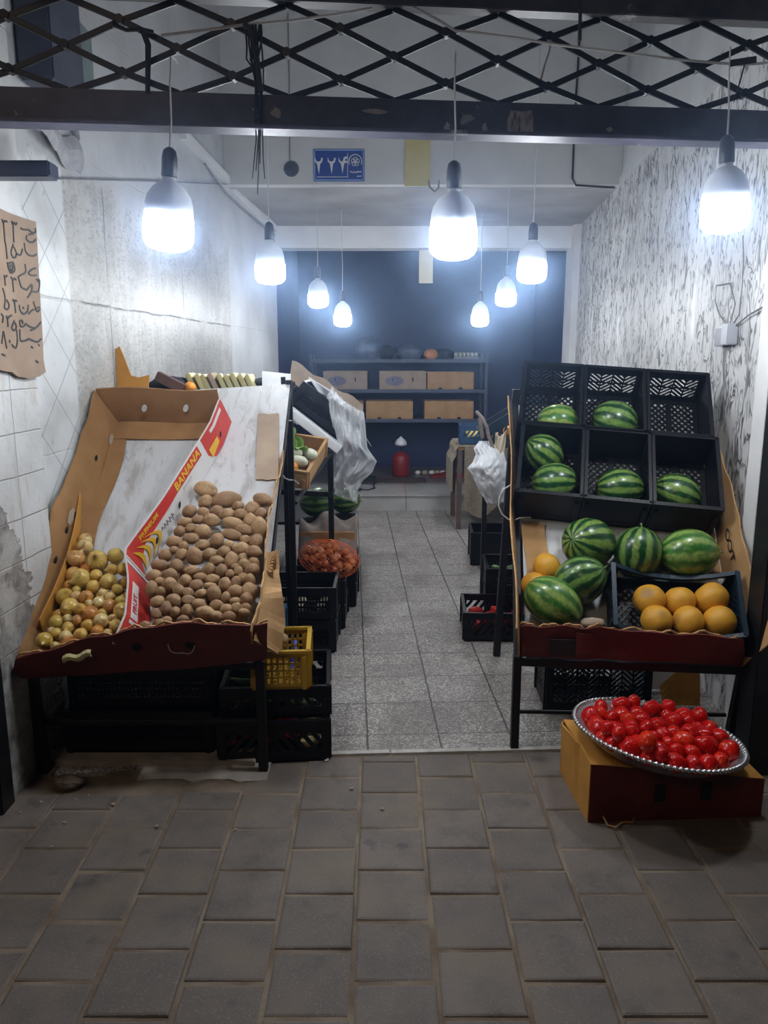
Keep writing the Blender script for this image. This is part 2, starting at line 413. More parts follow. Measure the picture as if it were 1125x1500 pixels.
# --- left wall
def wall_left_mat():
    n = NT('stained_tiled_wall'); v = n.coord(); x, y, z = n.sep(v)
    plaster = n.mix(n.step(n.noise(v, 3, 5, .6), .4, .65), (.47,.48,.50), (.38,.385,.395))
    plaster = n.mix(n.math('MULTIPLY', n.step(n.noise(n.mapping(v, (1, 7, .7)), 1.5, 4), .52, .68), .4), plaster, (.42,.42,.43))
    # stone-look slabs
    st = n.mix(n.step(n.noise(v, 5, 6, .7), .4, .62), (.46,.455,.44), (.34,.335,.32))
    st = n.mix(n.math('MULTIPLY', n.step(n.noise(n.mapping(v, (1, 1, 2.2)), 30, 5, .75), .50, .62), .85), st, (.24,.235,.22))
    st = n.mix(n.math('MULTIPLY', n.step(n.noise(n.mapping(v, (1, 9, .6)), 1.6, 4), .55, .68), .45), st, (.55,.55,.55))
    def jn(q, period, off, w):
        f = n.math('PINGPONG', n.math('ADD', q, 40*period - off), period/2); return n.step(f, w, w*.25)
    wob = n.math('MULTIPLY', n.math('SUBTRACT', n.noise(v, 6, 4), .5), .03)
    yw, zw = n.math('ADD', y, wob), n.math('ADD', z, wob)
    js = n.math('MAXIMUM', jn(yw, 1.12, 3.77, .008), jn(zw, .62, 1.79, .006)); js = n.math('MULTIPLY', js, n.step(n.noise(v, 4, 2), .35, .5))
    st = n.mix(js, st, (.16,.155,.15))
    # white tiles laid diagonally
    p = n.math('MULTIPLY', n.math('ADD', y, z), .7071); q = n.math('MULTIPLY', n.math('SUBTRACT', y, z), .7071)
    jd = n.math('MAXIMUM', jn(p, .2, .03, .004), jn(q, .2, .06, .004))
    dg = n.mix(n.step(n.noise(v, 5, 5), .45, .7), (.58,.60,.615), (.46,.47,.475)); dg = n.mix(n.math('MULTIPLY', jd, .8), dg, (.22,.23,.24))
    yy = n.math('ADD', y, wob)
    low = n.mix(n.step(yy, 3.36, 3.38), dg, st); low = n.mix(n.step(yy, 6.0, 6.03), low, plaster)
    zz = n.math('ADD', z, n.math('MULTIPLY', n.math('SUBTRACT', n.noise(n.mapping(v, (1, 1, .4)), 3, 3), .5), .5))
    col = n.mix(n.step(zz, 2.30, 2.34), low, plaster)
    col = n.mix(n.math('MULTIPLY', n.step(n.noise(v, 16, 4), .66, .70), .5), col, (.30,.29,.28))
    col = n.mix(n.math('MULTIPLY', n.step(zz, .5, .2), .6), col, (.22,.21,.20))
    n.bump(n.math('ADD', n.math('MULTIPLY', js, -1), n.math('MULTIPLY', n.noise(v, 40, 4), .25)), .35, .006)
    return n.done(col, .42)
w = MB(); w.poly([V((XL(2.3), 2.3, -.05)), V((XL(YS), YS, -.05)), V((XL(YS), YS, HIGH)), V((XL(2.3), 2.3, HIGH)), V((XL(2.3)-.12, 2.3, -.05)), V((XL(YS)-.12, YS, -.05)), V((XL(YS)-.12, YS, HIGH)), V((XL(2.3)-.12, 2.3, HIGH))],
       [(0,1,2,3), (7,6,5,4), (0,4,5,1), (1,5,6,2), (2,6,7,3), (3,7,4,0)])
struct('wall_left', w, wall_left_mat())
def pier_mat():
    n = NT('white_tiles_on_pier'); v = n.coord(); x, y, z = n.sep(v)
    wob = n.math('MULTIPLY', n.math('SUBTRACT', n.noise(v, 9, 3), .5), .010)
    f = n.math('PINGPONG', n.math('ADD', n.math('ADD', z, wob), 9*.153-.062), .0765); j = n.step(f, .0035, .001)
    f2 = n.math('PINGPONG', n.math('ADD', n.math('ADD', y, wob), 3-2.735), .10); j = n.math('MAXIMUM', j, n.step(f2, .0035, .001))
    col = n.mix(n.step(n.noise(v, 4, 5), .42, .7), (.60,.61,.62), (.48,.48,.48)); col = n.mix(n.math('MULTIPLY', j, .8), col, (.2,.19,.19))
    col = n.mix(n.math('MULTIPLY', n.step(n.noise(n.mapping(v, (1, 2.5, .5)), 9, 5), .58, .63), .6), col, (.45,.42,.39))
    pl = n.mix(n.step(n.noise(v, 5, 4), .45, .6), (.56,.57,.58), (.46,.46,.46)); col = n.mix(n.step(n.math('ADD', z, wob), 1.52, 1.53), col, pl)
    # tiles broken away to grey cement near the street corner and the foot
    r = n.math('ADD', n.math('MULTIPLY', n.math('SUBTRACT', n.noise(v, 7, 5, .65), .5), .45), n.math('MULTIPLY_ADD', n.math('SUBTRACT', y, 2.73), 1.1, n.math('MULTIPLY', n.math('SUBTRACT', z, .74), .5)))
    cem = n.mix(n.step(n.noise(v, 26, 5, .7), .35, .65), (.15,.14,.135), (.36,.34,.32)); cem = n.mix(n.math('MULTIPLY', n.step(n.noise(v, 6, 3), .52, .6), .6), cem, (.50,.49,.47))
    k = n.step(r, .01, -.01); col = n.mix(k, col, cem)
    n.bump(n.math('ADD', n.math('MULTIPLY', k, -2), n.math('ADD', n.math('MULTIPLY', j, -.5), n.math('MULTIPLY', n.noise(v, 50, 4), .5))), .5, .008)
    return n.done(col, .45)
pm = Matrix.Translation((XL(2.5), 2.5, 0)) @ Matrix.Rotation(-math.atan(.061), 4, 'Z')
w = MB(); w.box(-.02, .05, .0, .43, -.04, HIGH, pm); struct('trim_3', w, pier_mat())

# --- right wall: white paper with a dark bark pattern
def bark():
    n = NT('bark_patterned_wallpaper'); v = n.coord(); x, y, z = n.sep(v)
    def strands(sy, sz, off, w, dist, thr):
        p = n.comb(off, n.math('MULTIPLY', y, sy), n.math('MULTIPLY', z, sz)); f = n.noise(p, 1, 2.5, .5, dist)
        l = n.step(n.math('ABSOLUTE', n.math('SUBTRACT', f, .5)), w, w*.35)
        m = n.noise(n.comb(off+7, n.math('MULTIPLY', y, sy*.8), n.math('MULTIPLY', z, sz*1.6)), 1, 2)
        return n.math('MULTIPLY', l, n.step(m, thr, thr+.06))
    a = strands(8, 3.0, 1.3, .026, 1.3, .44); b = strands(12, 4.5, 5.1, .032, 1.1, .46); c = strands(22, 6, 9.4, .045, .6, .50)
    k = n.math('MAXIMUM', n.math('MAXIMUM', a, b), n.math('MULTIPLY', c, .7))
    base = n.mix(n.step(n.noise(v, 2.2, 4), .4, .65), (.58,.58,.58), (.47,.47,.48))
    base = n.mix(n.math('MULTIPLY', n.step(n.noise(n.mapping(v, (1, 14, 4)), 1, 3), .5, .7), .35), base, (.42,.42,.43))
    col = n.mix(n.math('MULTIPLY', k, .9), base, (.045,.042,.045))
    peel = n.step(n.noise(n.mapping(v, (1, 2.3, .9)), 1.15, 4, .6), .60, .63)
    col = n.mix(n.math('MULTIPLY', n.math('MULTIPLY', peel, n.step(z, 2.1, 1.9)), .9), col, (.70,.70,.71))
    pl = n.mix(n.step(n.noise(v, 3, 5), .4, .65), (.50,.51,.52), (.43,.43,.44))
    col = n.mix(n.step(n.math('ADD', z, n.math('MULTIPLY', n.math('SUBTRACT', n.noise(v, 9, 3), .5), .05)), 2.80, 2.81), col, pl)
    n.bump(k, .25, .004); return n.done(col, .5)
w = MB(); w.poly([V((XR(2.5), 2.5, -.05)), V((XR(YS), YS, -.05)), V((XR(YS), YS, HIGH)), V((XR(2.5), 2.5, HIGH)), V((XR(2.5)+.12, 2.5, -.05)), V((XR(YS)+.12, YS, -.05)), V((XR(YS)+.12, YS, HIGH)), V((XR(2.5)+.12, 2.5, HIGH))],
       [(3,2,1,0), (4,5,6,7), (1,5,4,0), (2,6,5,1), (3,7,6,2), (0,4,7,3)])
struct('wall_right', w, bark())
plas = mottled('grey_white_plaster', (.50,.51,.52), (.42,.42,.43), 3, .7, .15, bscale=40)
plas_l = mottled('white_plaster', (.64,.64,.65), (.56,.56,.57), 4, .7, .15, bscale=40)
w = MB(); w.box(-.02, .02, 0, .10, -.04, 2.8, Matrix.Translation((XR(2.93)-.02, 2.93, 0))); struct('trim_4', w, plas_l)     # pale jamb strip
w = MB(); w.box(XR(YS)-.075, XR(YS)+.02, YS-.14, YS+.16, 0, MEZ); struct('trim_5', w, plas_l)                              # jamb of the back opening
w = MB(); w.bar((XR(3.0)-.005, 3.0, 2.825), (XR(YM)-.005, YM, 2.825), .03, .05); struct('trim_6', w, plas)

# --- mezzanine, ceilings, front wall
def mezz_mat():
    n = NT('mezzanine_plaster'); v = n.coord()
    col = n.mix(n.step(n.noise(v, 2.5, 5), .4, .65), (.60,.60,.60), (.52,.52,.525)); col = n.mix(n.math('MULTIPLY', n.step(n.noise(v, 7, 5, .7), .6, .68), .4), col, (.6,.6,.6))
    n.bump(n.noise(v, 30, 4), .15, .004); return n.done(col, .7)
mm = mezz_mat()
w = MB(); w.box(XL(YM)-.05, XR(YM)+.1, YM, YM+.1, MEZ, HIGH); struct('wall_mezzanine', w, mm)
w = MB(); w.box(XL(YM)-.05, XR(YS)+.1, YM+.02, YS+.02, MEZ+.002, MEZ+.1); struct('ceiling', w, mottled('stained_grey_ceiling', (.36,.36,.365), (.27,.265,.265), 2.2, .8, .15, bscale=30))
w = MB(); w.box(-1.7, 2.1, 2.4, YM+.1, HIGH, HIGH+.1); struct('ceiling_high', w, plas)
w = MB(); w.box(XL(YS)-.1, XR(YS)+.1, YS-.02, YS+.2, 2.60, MEZ+.05); struct('trim_7', w, plas_l)                           # lintel over the back room
w = MB(); w.poly([V((-1.7, FY(-1.7), 2.71)), V((1.8, FY(1.8), 2.71)), V((1.8, FY(1.8), HIGH)), V((-1.7, FY(-1.7), HIGH))] + [V((-1.7, FY(-1.7)-.2, 2.71)), V((1.8, FY(1.8)-.2, 2.71)), V((1.8, FY(1.8)-.2, HIGH)), V((-1.7, FY(-1.7)-.2, HIGH))],
       [(0,1,2,3), (7,6,5,4), (0,4,5,1), (1,5,6,2), (2,6,7,3), (3,7,4,0)]); struct('wall_front', w, mottled('dark_shopfront', (.10,.09,.10), (.16,.15,.155), 9, .7, .2))
# --- back room
blue = mottled('dark_blue_paint', (.014,.024,.085), (.022,.036,.12), 2.5, .55, .1, bscale=30)
YB = 9.95
w = MB(); w.box(-1.25, 2.15, YB, YB+.1, 0, 2.9); struct('wall_back', w, blue)
w = MB(); w.box(-1.17, -1.07, YS+.02, YB, 0, 2.9); struct('wall_back_left', w, blue)
w = MB(); w.box(1.89, 1.99, YS+.02, YB, 0, 2.9); struct('wall_back_right', w, blue)
w = MB(); w.box(-1.25, 2.15, YS+.1, YB, 2.85, 2.95); struct('ceiling_back', w, blue)
def white_tile():
    n = NT('white_floor_tiles'); x, y, z = n.sep(n.coord())
    f = n.step(n.math('PINGPONG', n.math('ADD', x, 10-.03+.2), .40), .005, .002); g = n.step(n.math('PINGPONG', n.math('SUBTRACT', n.math('ADD', y, 4), YS+.26), .30), .006, .002)
    v = n.coord(); col = n.mix(n.step(n.noise(v, 4, 5), .4, .7), (.47,.46,.45), (.36,.345,.33)); col = n.mix(n.math('MAXIMUM', f, g), col, (.10,.09,.09))
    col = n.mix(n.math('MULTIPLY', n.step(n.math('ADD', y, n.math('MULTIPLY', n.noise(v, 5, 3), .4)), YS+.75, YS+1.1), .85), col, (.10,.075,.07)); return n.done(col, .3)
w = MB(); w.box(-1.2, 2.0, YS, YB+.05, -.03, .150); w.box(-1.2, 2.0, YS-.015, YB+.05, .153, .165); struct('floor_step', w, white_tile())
# --- door posts of the opening
w = MB(); w.box(1.372, 1.47, 2.66, 2.78, -.03, 2.30); struct('trim_8', w, MT['black_steel'], bevel=.004)
w = MB(); w.box(-1.44, -1.316, 2.40, 2.49, -.03, .75); struct('trim_9', w, MT['black_steel'], bevel=.004)

# ================================================================ FRONT GRILLE (beam, rail, lattice)
def worn_steel(name, c1, c2):
    n = NT(name); v = n.coord(); f = n.noise(v, 6, 5, .7); z = n.sep(v)[2]
    col = n.mix(n.step(n.noise(v, 14, 4), .35, .65), c1, c2); k = n.math('MULTIPLY', n.step(f, .64, .68), .75)
    col = n.mix(k, col, (.40,.40,.42)); n.bump(f, .2, .004); return n.done(col, .45)
steel = worn_steel('worn_dark_steel', (.045,.044,.075), (.075,.072,.11)); steel2 = worn_steel('rusty_dark_steel', (.05,.045,.055), (.10,.085,.085))
g = thing('security_grille', 'black diamond lattice grille with dark steel beam over the shop front', 'grille', (0, FY(0), 2.27))
def GP(x, z, d=0): return V((x, .096*x - d, z - 2.27))          # local to the grille
b = MB(); b.bar(GP(-1.36, 2.322), GP(1.42, 2.322), .05, .10); b.bar(GP(-1.36, 2.268, .02), GP(1.42, 2.268, .02), .085, .012); b.build('beam', steel, g, bevel=.002)
b = MB(); b.bar(GP(-1.36, 2.685), GP(1.42, 2.685), .06, .085); b.build('top_rail', steel2, g, bevel=.003)
b = MB(); zs = [2.372, 2.428, 2.502, 2.578, 2.640]; xo = [.030, .199, .039+.338, .199+.025, .370]
pos = lambda i, r: GP(.030 + .1695*(i) , zs[r], .0 if r % 2 else .0)
for i in range(-9, 10):
    for r in range(4):
        if (i + r) % 2: continue
        for d in (-1, 1):
            if -9 < i + d < 9:
                o = V((0, .006*d, 0)); b.bar(pos(i, r) + o, pos(i+d, r+1) + o, .010, .019)
b.build('lattice', MT['black_steel'], g, bevel=.0015, seg=1)
for i in range(-8, 9):
    for r in range(1, 4):
        if (i + r) % 2 == 0:
            b = MB(); b.tube([pos(i, r) + V((0, -.016, 0)), pos(i, r) + V((0, .016, 0))], .014, 8); b.build('rivet', MT['black_steel'], g)
# scuffed paper sticker on the beam
st = MB(); sc = on_face(763, 182, 2.714-.027, .096); pl = [(.045*sx*(1+.06*sin(k)), .043*sy*(1+.08*cos(3*k))) for k, (sx, sy) in enumerate([(-.9,-.8), (-.3,-.97), (.4,-.95), (.9,-.85), (1,-.2), (.97,.6), (.8,.95), (0,.93), (-.7,.95), (-.95,.4), (-1.05,-.2)])]
st.prism(pl, -.001, .001, lambda v: V((sc.x - g.location.x + v.x, .096*(sc.x+v.x) - .0265 + v.z, sc.z - 2.27 + v.y)))
stm = NT('torn_sticker'); f = stm.noise(stm.mapping(stm.coord(), (60, 1, 25)), 1, 4); stm_ = stm.done(stm.mix(stm.step(f, .45, .62), (.50,.50,.54), (.10,.10,.14)), .7)
o = st.build('sticker', stm_, g); o['label'] = 'torn pale sticker on the beam'
for k, (px, py, a, c) in enumerate([(549, 163, .048, .010), (655, 186, .012, .018), (710, 188, .010, .022), (405, 165, .02, .02), (825, 198, .022, .006), (893, 190, .012, .010)]):
    sc2 = on_face(px, py, 2.714-.027, .096); r = random.Random(k); m_ = MB()
    m_.prism([(a*cos(t*.628)*r.uniform(.55, 1), c*sin(t*.628)*r.uniform(.55, 1)) for t in range(10)], -.0008, .0008, lambda v, s=sc2: V((s.x+v.x, .096*(s.x+v.x)-.0265+v.z, s.z-2.27+v.y)))
    m_.build('paint_chip', mottled('flaked_paint', (.40,.40,.44), (.52,.52,.55), 90, .7, 0) if k == 0 else bpy.data.materials['flaked_paint'], g)
# ================================================================ HANGING BULBS
def make_bulb(cordlen, wire, back=0):
    """origin at the bottom of the diffuser"""
    k = dict()
    m = MB(); m.lathe([(.0, .0), (.030, .0), (.055, .006), (.068, .016), (.0765, .030), (.0775, .05), (.0775, .092), (.074, .1)], 32, cap=False); k['diffuser'] = m.mesh('diffuser', MT['glow'], True)
    m = MB(); m.lathe([(.074, .1), (.0765, .102), (.073, .14), (.066, .165), (.048, .19), (.030, .205), (.020, .210), (.020, .225), (.001, .226)], 32, cap=False); k['housing'] = m.mesh('housing', MT['bulb_body'], True)
    m = MB(); m.lathe([(.022, .218), (.025, .222), (.024, .275), (.020, .296), (.010, .305), (.004, .307)], 20); k['socket'] = m.mesh('socket', MT['socket'], True)
    m = MB(); m.tube([(0, 0, .3), (.003, .002, .3+cordlen*.3), (-.002, 0, .3+cordlen*.7), (0, 0, .3+cordlen)] + ([(0, back*.4, .308+cordlen), (0, back, .306+cordlen)] if back else []), .0032, 6); k['cord'] = m.mesh('cord', wire)
    return k
def bulb(px, py, W, Y, label, cordlen, tilt=(0, 0), wire='wire_white', scale=1):
    """px,py: centre of the lit part"""
    p = on_y(px, py, Y); p.z -= .055
    t = thing('hanging_bulb', label, 'light bulb', p, rotm(tilt[0], tilt[1], 0), 'bare bulbs hanging in the shop')
    for nme, me in make_bulb(cordlen, MT[wire], .078 if Y < 3 else 0).items(): link_mesh(nme, me, t)
    return t
def ceil_len(px, py, Y, top): return top - (on_y(px, py, Y).z - .055) - .3
bulb(245, 341, 75, FY(-.7)-.10, 'large lit bulb hanging front left by the tiled wall, leftmost of all bulbs', .262, (0, 4))
bulb(664, 354, 73, FY(.22)-.10, 'large lit bulb hanging from the grille at front centre, between the two outer front bulbs', .335, (-3, 0))
bulb(1063, 316, 76, FY(1.1)-.10, 'large lit bulb hanging front right by the bark-patterned wall, rightmost of all bulbs', .27, (0, -3))
bulb(396, 400, 42, 4.15, 'lit bulb on the left side, next behind the front left bulb', ceil_len(396, 400, 4.15, HIGH))
bulb(779, 399, 41, 4.25, 'lit bulb on the right side, between the front right bulb and the smaller ones behind', ceil_len(779, 399, 4.25, HIGH))
bulb(466, 440, 31, 6.1, 'small lit bulb in the third place back on the left, under the mezzanine edge', ceil_len(466, 440, 6.1, MEZ))
bulb(741, 438, 31, 6.1, 'small lit bulb in the third place back on the right, under the mezzanine edge', ceil_len(741, 438, 6.1, MEZ))
bulb(502, 469, 26, 7.0, 'smallest lit bulb at the far left in front of the blue back room', ceil_len(502, 469, 7.0, MEZ))
bulb(703, 469, 25, 7.1, 'smallest lit bulb at the far right in front of the blue back room', ceil_len(703, 469, 7.1, MEZ))
# ================================================================ CRATES
def lattice_bars(a, h, style, x0=0., z0=0.):
    """list of (p0, p1, width) in a panel a wide, h high"""
    out = []
    def clip(p, d, x0, x1, z0, z1):
        t0, t1 = -9., 9.
        for q, e, lo, hi in ((p[0], d[0], x0, x1), (p[1], d[1], z0, z1)):
            if abs(e) < 1e-9:
                if q < lo or q > hi: return None
            else:
                u, w = (lo-q)/e, (hi-q)/e
                if u > w: u, w = w, u
                t0, t1 = max(t0, u), min(t1, w)
        return None if t1-t0 < .004 else ((p[0]+d[0]*t0, p[1]+d[1]*t0), (p[0]+d[0]*t1, p[1]+d[1]*t1))
    def slant(x0, x1, z0, z1, ang, sp, w):
        d = (cos(ang), sin(ang)); n = (-d[1], d[0]); c = ((x0+x1)/2, (z0+z1)/2); R = (abs(x1-x0)+abs(z1-z0))
        k = -int(R/sp)-1
        while k*sp < R:
            s = clip((c[0]+n[0]*k*sp, c[1]+n[1]*k*sp), d, x0, x1, z0, z1)
            if s: out.append((s[0], s[1], w))
            k += 1
    if style == 'diamond':
        slant(0, a, 0, h, radians(48), .022, .0065); slant(0, a, 0, h, radians(-48), .022, .0065)
    elif style == 'chevron':
        n = max(2, round(a/.052)); cw = a/n
        for i in range(n):
            slant(i*cw, (i+1)*cw, 0, h, radians(42 if i % 2 else -42), .0175, .0085)
            if i: out.append(((i*cw, 0), (i*cw, h), .006))
        out.append(((0, h*.5), (a, h*.5), .006))
    elif style == 'slots':
        n = int(a/.016)
        for i in range(n+1): out.append(((a*i/n, 0), (a*i/n, h), .0075))
        for k in (.33, .66): out.append(((0, h*k), (a, h*k), .012))
    elif style == 'slant':
        n = max(2, round(a/.2)); cw = a/n
        for i in range(n):
            slant(i*cw, (i+1)*cw, 0, h, radians(52 if i % 2 == 0 else -52), .034, .017)
            if i: out.append(((i*cw, 0), (i*cw, h), .03))
    elif style == 'grid':
        n = int(a/.02)
        for i in range(n+1): out.append(((a*i/n, 0), (a*i/n, h), .009))
        m = max(2, int(h/.024))
        for k in range(m+1): out.append(((0, h*k/m), (a, h*k/m), .008))
    return out
CRATES = {}
def crate_meshes(W, L, H, style, matname, dip=0, base='diamond', endstyle=None, solid=.045):
    key = (W, L, H, style, matname, dip, base, endstyle, solid)
    if key in CRATES: return CRATES[key]
    mat = MT[matname]; parts = []; th = .007; cr = .032
    m = MB()                                                              # base: edge frame + mesh floor
    for x in (-W/2+.012, W/2-.012): m.box(x-.012, x+.012, -L/2, L/2, 0, .010)
    for y in (-L/2+.012, L/2-.012): m.box(-W/2, W/2, y-.012, y+.012, 0, .010)
    m.box(-.012, .012, -L/2, L/2, .001, .011)
    for p, q, w in lattice_bars(W-.03, L-.03, base): m.bar((p[0]-W/2+.015, p[1]-L/2+.015, .006), (q[0]-W/2+.015, q[1]-L/2+.015, .006), w, .006)
    parts.append(('base', m.mesh('base', mat)))
    def wall(a, sty, M, has_dip):
        m = MB(); lo = solid; hi = H-solid
        def top(x): return H - (dip*(1-((x-a/2)/(a/2))**2) if has_dip else 0)
        m.box(0, a, -th/2, th/2, 0, lo, M)                                # bottom band
        n = 12
        for i in range(n):                                                # top band follows the dip
            xa, xb = a*i/n, a*(i+1)/n
            vs = [M @ V((x, y, z)) for y in (-th/2, th/2) for x, z in ((xa, min(hi, top(xa)-.02)), (xb, min(hi, top(xb)-.02)), (xb, top(xb)), (xa, top(xa)))]
            m.poly(vs, [(0,1,2,3), (7,6,5,4), (0,4,5,1), (2,6,7,3)] + ([(0,3,7,4)] if i == 0 else []) + ([(1,5,6,2)] if i == n-1 else []))
        m.box(0, cr, -th/2, th/2, lo, hi, M); m.box(a-cr, a, -th/2, th/2, lo, hi, M)
        if sty == 'solid': m.box(cr, a-cr, -th/2+.001, th/2-.001, lo, hi-dip, M)
        else:
            for p, q, w in lattice_bars(a-2*cr, hi-lo-(dip if has_dip else 0), sty):
                m.bar(M @ V((p[0]+cr, 0, p[1]+lo)), M @ V((q[0]+cr, 0, q[1]+lo)), w, th*.8, M.to_3x3() @ V((0, 1, 0)))
        # outer ribs
        for x in (cr*.6, a-cr*.6): m.box(x-.008, x+.008, -th/2-.008, -th/2, .0, H-.004 if not has_dip else hi, M)
        return m
    R = Matrix.Rotation
    T_ = Matrix.Translation
    es = endstyle or style
    parts.append(('side_wall', wall(W, style, T_((-W/2, -L/2+th/2, 0)), True).mesh('side_wall', mat)))
    parts.append(('side_wall', wall(W, style, T_((W/2, L/2-th/2, 0)) @ R(pi, 4, 'Z'), True).mesh('side_wall', mat)))
    parts.append(('end_wall', wall(L-2*th, es, T_((W/2-th/2, -L/2+th, 0)) @ R(pi/2, 4, 'Z'), False).mesh('end_wall', mat)))
    parts.append(('end_wall', wall(L-2*th, es, T_((-W/2+th/2, L/2-th, 0)) @ R(-pi/2, 4, 'Z'), False).mesh('end_wall', mat)))
    m = MB(); n = 12                                                      # rim
    for y, sgn in ((-L/2+th/2, 1), (L/2-th/2, -1)):
        pts = [V((-W/2 + W*i/n, y, H - dip*(1-((i/n-.5)/.5)**2))) for i in range(n+1)]
        for p, q in zip(pts, pts[1:]): m.bar(p - V((.001, 0, 0)), q + V((.001, 0, 0)), .017, .011, (0, 0, 1))
    for x in (-W/2+th/2, W/2-th/2): m.bar((x, -L/2, H), (x, L/2, H), .017, .011)
    parts.append(('rim', m.mesh('rim', mat)))
    CRATES[key] = parts; return parts
def crate(label, loc, rot, W, L, H, style='diamond', mat='black_plastic', group=None, name='plastic_crate', **k):
    t = thing(name, label, 'crate', loc, rot, group)
    for n, me in crate_meshes(W, L, H, style, mat, **k): link_mesh(n, me, t)
    return t

# ================================================================ SLOPED STALLS
class Slope:
    def __init__(s, o, th, yaw=0):
        s.o = V(o); c, n = cos(th), sin(th); cy, sy = cos(yaw), sin(yaw)
        s.u = V((cy, -sy, 0)); s.v = V((sy*c, cy*c, n)); s.w = V((-sy*n, -cy*n, c))
        s.R = Matrix((s.u, s.v, s.w)).transposed()
    def P(s, u, v, w=0): return s.o + s.u*u + s.v*v + s.w*w
    def loc(s, p): d = V(p) - s.o; return V((d.dot(s.u), d.dot(s.v), d.dot(s.w)))
    def at(s, x, y, w):
        """point seen at a pixel, lying w above the slope; w may be a function of (u, v)"""
        if not callable(w): return on_plane(x, y, s.P(0, 0, w), s.w)
        ww = .05
        for _ in range(8):
            p = on_plane(x, y, s.P(0, 0, ww), s.w); l = s.loc(p); ww = w(l.x, l.y)
        return p
SL = Slope((0, 2.68, .46), radians(39.4)); SR = Slope((.52, 2.863, .40), radians(45), radians(6))

# ---------------------------------------------------------------- left rack and its boards
t = thing('display_rack', 'black steel rack holding up the sloped potato and onion stall on the left', 'rack', (-.88, 3.2, 0))
def rel(t, p): return V(p) - t.location
def post(t, nme, p, q, w, h=None, up=(0, 1, 0), mat='black_steel'):
    m = MB(); m.bar(rel(t, p), rel(t, q), w, h or w, up); return m.build(nme, MT[mat], t, bevel=.002, seg=1)
post(t, 'leg', (-.462, 2.70, 0), (-.462, 2.70, .44), .034); post(t, 'leg', (-1.30, 2.69, -.01), (-1.315, 2.69, .43), .04)
post(t, 'post', (-.472, 3.87, 0), (-.472, 3.87, 1.445), .03); post(t, 'post', (-.502, 3.885, 0), (-.502, 3.885, 1.46), .022); post(t, 'post', (-1.25, 3.87, 0), (-1.25, 3.87, 1.36), .03)
post(t, 'rail', (-1.31, 2.70, .43), (-.445, 2.70, .43), .03); post(t, 'rail', (-1.30, 2.73, .185), (-.46, 2.73, .185), .022); post(t, 'rail', (-.47, 2.70, .422), (-.472, 3.86, 1.40), .03); post(t, 'rail', (-1.30, 2.70, .422), (-1.25, 3.86, 1.38), .03); post(t, 'rail', (-.472, 2.7, .16), (-.472, 3.87, .16), .022)
o = MB(); o.sheet(lambda a, b: (-1.255 + .79*a, .02 + (1.43+.075*a)*b, -.006), 4, 6, .008); ob = solo('backing_board', o, MT['board'], 'dirty white board lying under the potatoes and onions', 'board'); place(ob, SL.P(0, 0, 0), SL.R)
# cut-open brown carton around the onions
ct = thing('opened_carton', 'opened brown carton with hand holes holding the onions on the left stall', 'carton', SL.P(0, 0, 0), SL.R)
m = MB(); m.sheet(lambda a, b: (-1.305 + .55*a + .03*(b-1)*(1-a), 1.245 + .012*sin(a*6) + .01*b, .0 + .205*b), 8, 5, .006); p = m.build('back_panel', MT['card'], ct)
for cx in (-1.10, -.91):
    m = MB(); m.prism([(.012*cos(q*pi/6)*(1 if abs(cos(q*pi/6)) > .3 else .8), .022*sin(q*pi/6)) for q in range(12)], -.006, -.003, lambda v, c=cx: V((c + v.x + v.y*.3, 1.228 + v.z, .115 + v.y))); q = m.build('hand_hole', MT['white'], p); q['label'] = 'pale light-coloured hand hole'
m = MB(); m.sheet(lambda a, b: (-1.28 + .51*a, 1.13 + .112*b, .008 + .004*sin(a*9)), 6, 3, .006); m.build('bottom_flap', MT['card'], ct)
def lw(a, b):
    v = 1.245 - 1.29*a; ww = lerp([(0, .205), (.35, .15), (.55, .20), (.62, .15), (1, .06)], a) + .006*sin(a*40)
    base = lerp([(0, -1.255), (1, -1.275)], a); return (base - .055*b + .006*sin(a*14)*b, v, ww*b)
m = MB(); m.sheet(lw, 26, 4, .006); p = m.build('side_panel', MT['card'], ct)
for a, b in ((.22, .35), (.48, .4), (.55, .45), (.66, .55)):
    x, y, z = lw(a, b); m = MB(); m.ball((x+.005, y, z), .004, .016, .011, 10, 6); m.build('punch_hole', MT['hole'], p)
for a_, b_, sx, sz in ((.50, .5, .055, .018), (.10, .12, .04, .016)):
    x, y, z = lw(a_, b_); r5 = random.Random(int(a_*100)); m = MB()
    m.prism([(sx*cos(q*.628)*r5.uniform(.6, 1), sz*sin(q*.628)*r5.uniform(.6, 1)) for q in range(10)], .004, .006, lambda v, x=x, y=y, z=z: V((x + v.z + .004 - .27*v.y, y + v.x, z + v.y))); q = m.build('torn_patch', MT['card_pale'], p); q['label'] = 'pale torn patch'
m = MB(); m.sheet(lambda a, b: (-1.265 + .075*b + .012*sin(a*7), 1.13 - .72*a, .006 + .004*sin(a*11)), 10, 3, .006); m.build('bottom_flap', MT['card'], ct)
m = MB(); m.sheet(lambda a, b: (-1.285 + .03*sin(3*a), .72 - .62*a + .02*b, .02 + .06*b), 10, 3, .005); m.build('inner_flap', MT['card_orange'], ct)

